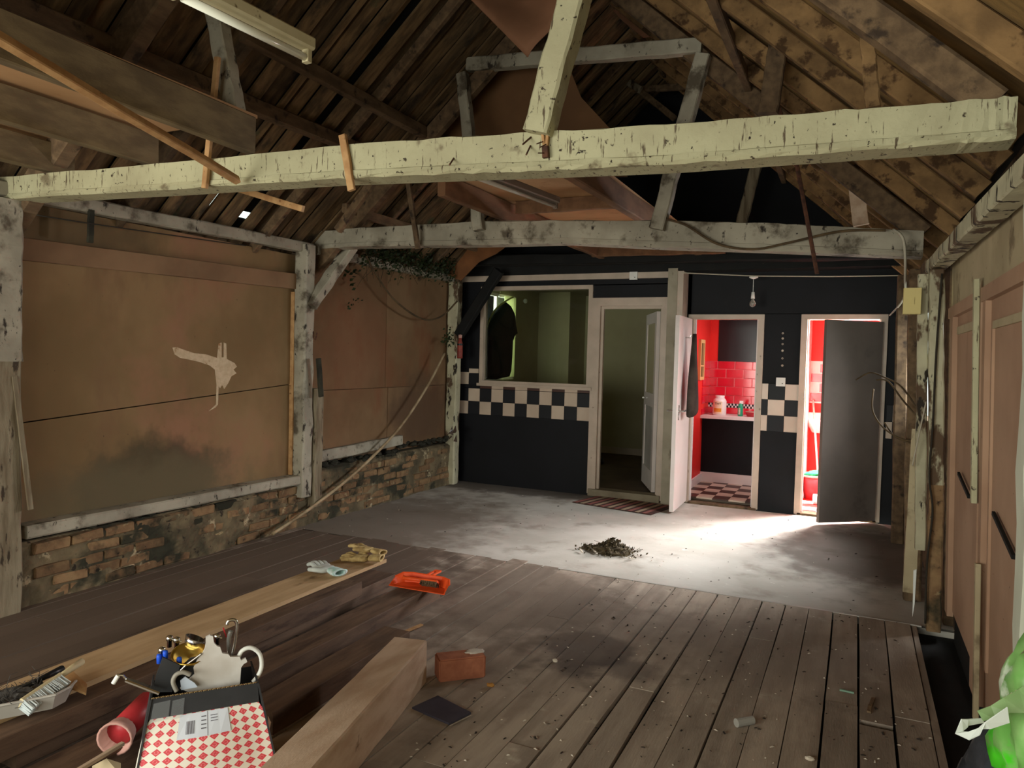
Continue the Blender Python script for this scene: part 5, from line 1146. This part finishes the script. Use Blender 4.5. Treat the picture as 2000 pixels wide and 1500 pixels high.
for k in range(4): fquad(.46 + .0 * k, .50, ZT - .08 - k * .011, ZT - .077 - k * .011, lk, 'text_line', .0045, adl)
for k in range(3): fquad(.54, .60, ZT - .08 - k * .008, ZT - .078 - k * .008, lk, 'text_line', .0045, adl)
fquad(.512, .516, ZT - .135, ZT - .066, lk, 'text_line', .0045, adl)
for (s0, s1) in ((.02, .17), (.19, .30)):
    m = MB().slab([fp(s0, ZT - .075, .006), fp(s1, ZT - .07, .006), bp(W_ * s1, -.008, ZT - .008), bp(W_ * s0, -.008, ZT - .012)], -bn_ * .001).build('clear_tape', tape_c, bx)
b = MB()
for k in range(3):
    b.slab([bp(W_ + .035, .02 + .03 * k, .24 - .05 * k), bp(W_ + .05, .05 + .03 * k, .20 - .05 * k), bp(W_ + .04, .03 + .03 * k, .17 - .05 * k)], (.004, 0, 0))
b.build('torn_card', sawnw, bx)
# contents
def onback(px, py, dep):   # vertical plane parallel to the box front
    d = Vector(ray(px, py)); p0_ = bp(0, dep, 0); k = (p0_ - Vector((0, 0, H))).dot(bn_) / d.dot(bn_); return Vector((0, 0, H)) + d * k
tt = thing('brass_dish', 'shiny brass dish tilted in the top of the cardboard box', 'dish', tuple(onz(372, 1275, .40)))
MB().lathe(onback(370, 1280, .10), [(0, -.020), (.03, -.016), (.052, -.004), (.060, .010), (.057, .011), (.048, -.001), (.028, -.010), (0, -.013)], 28, (.22, -.18, .9)).build('dish_body', brass, tt, smooth=True)
tt = thing('torn_white_jug', 'big white plastic sheet with torn jagged top sticking out of the box', 'plastic sheet', tuple(onz(415, 1345, .36)))
oc = [(368, 1352), (352, 1345), (366, 1330), (380, 1318), (378, 1306), (385, 1290), (395, 1278), (400, 1268), (402, 1258), (402, 1245), (410, 1241), (416, 1243), (418, 1256), (424, 1262), (430, 1264), (434, 1276), (446, 1278), (450, 1283), (468, 1283), (471, 1290), (480, 1286), (483, 1293), (476, 1297), (471, 1304), (469, 1332), (468, 1337)]
cenz = bp(W_ * .55, .085, 0)
MB().slab([onback(px, py, .05) for px, py in oc], bn_ * .012).build('sheet_body', white_torn, tt)
cable([onback(462, 1293, .07), onback(472, 1272, .07), onback(490, 1265, .07), onback(507, 1277, .07), onback(511, 1300, .07), onback(505, 1318, .07), onback(494, 1332, .07)], .0075, plas_w, 'white plastic hose looping out of the right side of the box', 'looped_hose', 'hose', 10)
cable([onback(443, 1220, .17), onback(447, 1212, .17), onback(458, 1211, .17), onback(463, 1220, .17), onback(461, 1240, .17), onback(458, 1262, .17), onback(450, 1290, .17)], .006, chrome, 'tall chrome hooked pipe at the back of the box', 'chrome_pipe', 'pipe', 10)
cable([onback(451, 1232, .15), onback(447, 1250, .15), onback(449, 1290, .15)], .008, mat('clear_plastic', (180, 180, 176), None, rough=.1, trans=.7), 'clear plastic tube beside the chrome hooked pipe', 'clear_tube', 'tube', 10)
tag(MB().prism(onback(436, 1226, .165), onback(442, 1244, .165), .006, .005).build('red_strip', red_p), 'little red strip next to the chrome hooked pipe', 'strip')
tt = thing('foil_cup', 'silver foil cup lying behind the brass dish in the box', 'cup', tuple(onback(380, 1250, .16)))
MB().lathe(onback(374, 1262, .16), [(0, 0), (.026, 0), (.036, .030), (.034, .031), (.025, .002), (0, .002)], 18, (.25, .35, .9)).build('cup_body', foil, tt, smooth=True)
for k, (px, py) in enumerate(((331, 1247), (345, 1250), (316, 1270), (424, 1243))):
    tt = thing('tap_fitting', ['small chrome tap fitting at the back left of the box', 'second small chrome fitting beside the first, behind the brass dish', 'chrome fitting above the blue caps', 'chrome fitting right of the white plastic sheet top'][k], 'fitting', tuple(onback(px, py, .15)), 'small chrome fittings in the box')
    q = onback(px, py, .15 if k != 2 else .10); MB().lathe(q, [(0, -.03), (.008, -.03), (.008, -.008), (.011, -.006), (.012, .006), (.007, .010), (0, .011)], 12).build('fitting_body', chrome, tt, smooth=True); MB().tube([q - Vector((0, 0, .004)), q + fdn * .016 - Vector((0, 0, .008))], .004, 8).build('spout', chrome, tt)
for k, (px, py) in enumerate(((311, 1284), (323, 1277), (350, 1290))):
    tag(MB().lathe(onback(px, py, .075), [(0, .012), (.007, .011), (.009, .004), (.008, -.02), (0, -.02)], 12).build('blue_cap', blue_p, smooth=True), ['blue bottle cap, leftmost in the box', 'blue bottle cap just right of the leftmost one', 'blue bottle cap under the brass dish'][k], 'cap', 'blue caps in the box')
tag(MB().slab([onback(*p, .045) for p in ((298, 1352), (304, 1322), (318, 1284), (352, 1300), (336, 1352))], bn_ * .01).build('black_card', blackc), 'dark grey card standing at the left inside the box', 'card')
tag(MB().slab([onback(*p, .06) for p in ((334, 1345), (336, 1318), (372, 1286), (398, 1280), (384, 1312), (372, 1330), (360, 1352))], bn_ * .008).build('black_bag', blackp), 'black torn plastic between the grey card and the white sheet', 'plastic')
cable([onback(350, 1312, .05), onback(362, 1300, .05), onback(378, 1288, .05), onback(394, 1276, .05)], .004, chrome, 'thin chrome strip lying diagonally on the black plastic in the box', 'chrome_strip', 'strip')
cable([onback(345, 1350, .022), onback(338, 1332, .022), onback(344, 1318, .022), onback(358, 1313, .022), onback(372, 1318, .022)], .0075, greyc, 'curved grey metal bracket inside the front of the box', 'curved_bracket', 'bracket', 8)
tag(MB().slab([onback(*p, .03) for p in ((354, 1348), (352, 1330), (362, 1322), (380, 1334), (386, 1342))], bn_ * .006).build('paper_packet', mat('pale_blue_paper', (196, 206, 222), None)), 'pale blue paper packet beside the curved bracket', 'packet')
tv = thing('chrome_lever', 'chrome lever tap resting across the left rim of the box', 'tap', tuple(onback(260, 1335, .03)))
MB().prism(onback(246, 1328, .03), onback(312, 1352, .01), .022, .012, ch=.3, w1=.03).build('lever', chrome, tv); MB().tube([onback(248, 1328, .03), onback(240, 1319, .03), onback(230, 1318, .03), onback(225, 1326, .03)], .004, 8).build('end_hook', chrome, tv); MB().tube([onback(231, 1319, .03), onback(221, 1335, .03)], .007, 10).build('end_roller', plas_w, tv)
b = MB()
for k in range(24):
    q = bp(R.uniform(.01, W_ - .01), R.uniform(.02, DEP - .02), R.uniform(.24, .31)); s_ = R.uniform(.02, .045)
    bb = blob(q, (s_, s_ * .8, s_ * .6), k, .3, 2, 2); b.add(bb.v, bb.f)
tag(b.build('packing_rubbish', blackp, kind='stuff'), 'dark packing and oddments filling the lower part of the box', 'packing')

# green bag on a dark sack, lower right
sk_ = blob((.385, 2.28, .26), (.125, .17, .28), 9, .22, 2.2, 4)
tag(sk_.build('rubble_sack', sack_m, smooth=True), 'dark grey plastic sack standing under the green bag at the right wall', 'sack')
bg = thing('carrier_bag', 'crumpled green and white plastic carrier bag at the lower right edge', 'bag', (.42, 2.1, .5))
b = blob((.45, 2.08, .655), (.115, .14, .245), 21, .30, 2.4, 4); b.build('bag_body', bag_g, bg, smooth=True)
m = MB(); vs = []; pr = [((1908, 1388), (1920, 1408)), ((1935, 1378), (1945, 1404)), ((1960, 1362), (1972, 1392)), ((1990, 1345), (2002, 1392)), ((2015, 1330), (2030, 1400))]
for k, (p, q) in enumerate(pr): vs += [ony(*p, 1.93 + .012 * (k % 2)), ony(*q, 1.93)]
o = m.add(vs, [(2 * k, 2 * k + 2, 2 * k + 3, 2 * k + 1) for k in range(4)]).build('bag_flap', bag_l, bg); o.modifiers.new('s', 'SOLIDIFY').thickness = .002
def ribbon(pts, nm, mm):
    m = MB(); vs = []
    for (p, q, yy) in pts: vs += [ony(*p, yy), ony(*q, yy + .01)]
    o = m.add(vs, [(2 * k, 2 * k + 2, 2 * k + 3, 2 * k + 1) for k in range(len(pts) - 1)]).build(nm, mm, bg); o.modifiers.new('s', 'SOLIDIFY').thickness = .0025; return o
ribbon([((1916, 1402), (1922, 1410), 1.93), ((1890, 1404), (1890, 1416), 1.91), ((1877, 1404), (1888, 1420), 1.90), ((1865, 1433), (1880, 1428), 1.89), ((1893, 1446), (1892, 1430), 1.88), ((1914, 1436), (1912, 1424), 1.88), ((1925, 1412), (1935, 1424), 1.88), ((1968, 1382), (1972, 1412), 1.89)], 'bag_handle', bag_w)
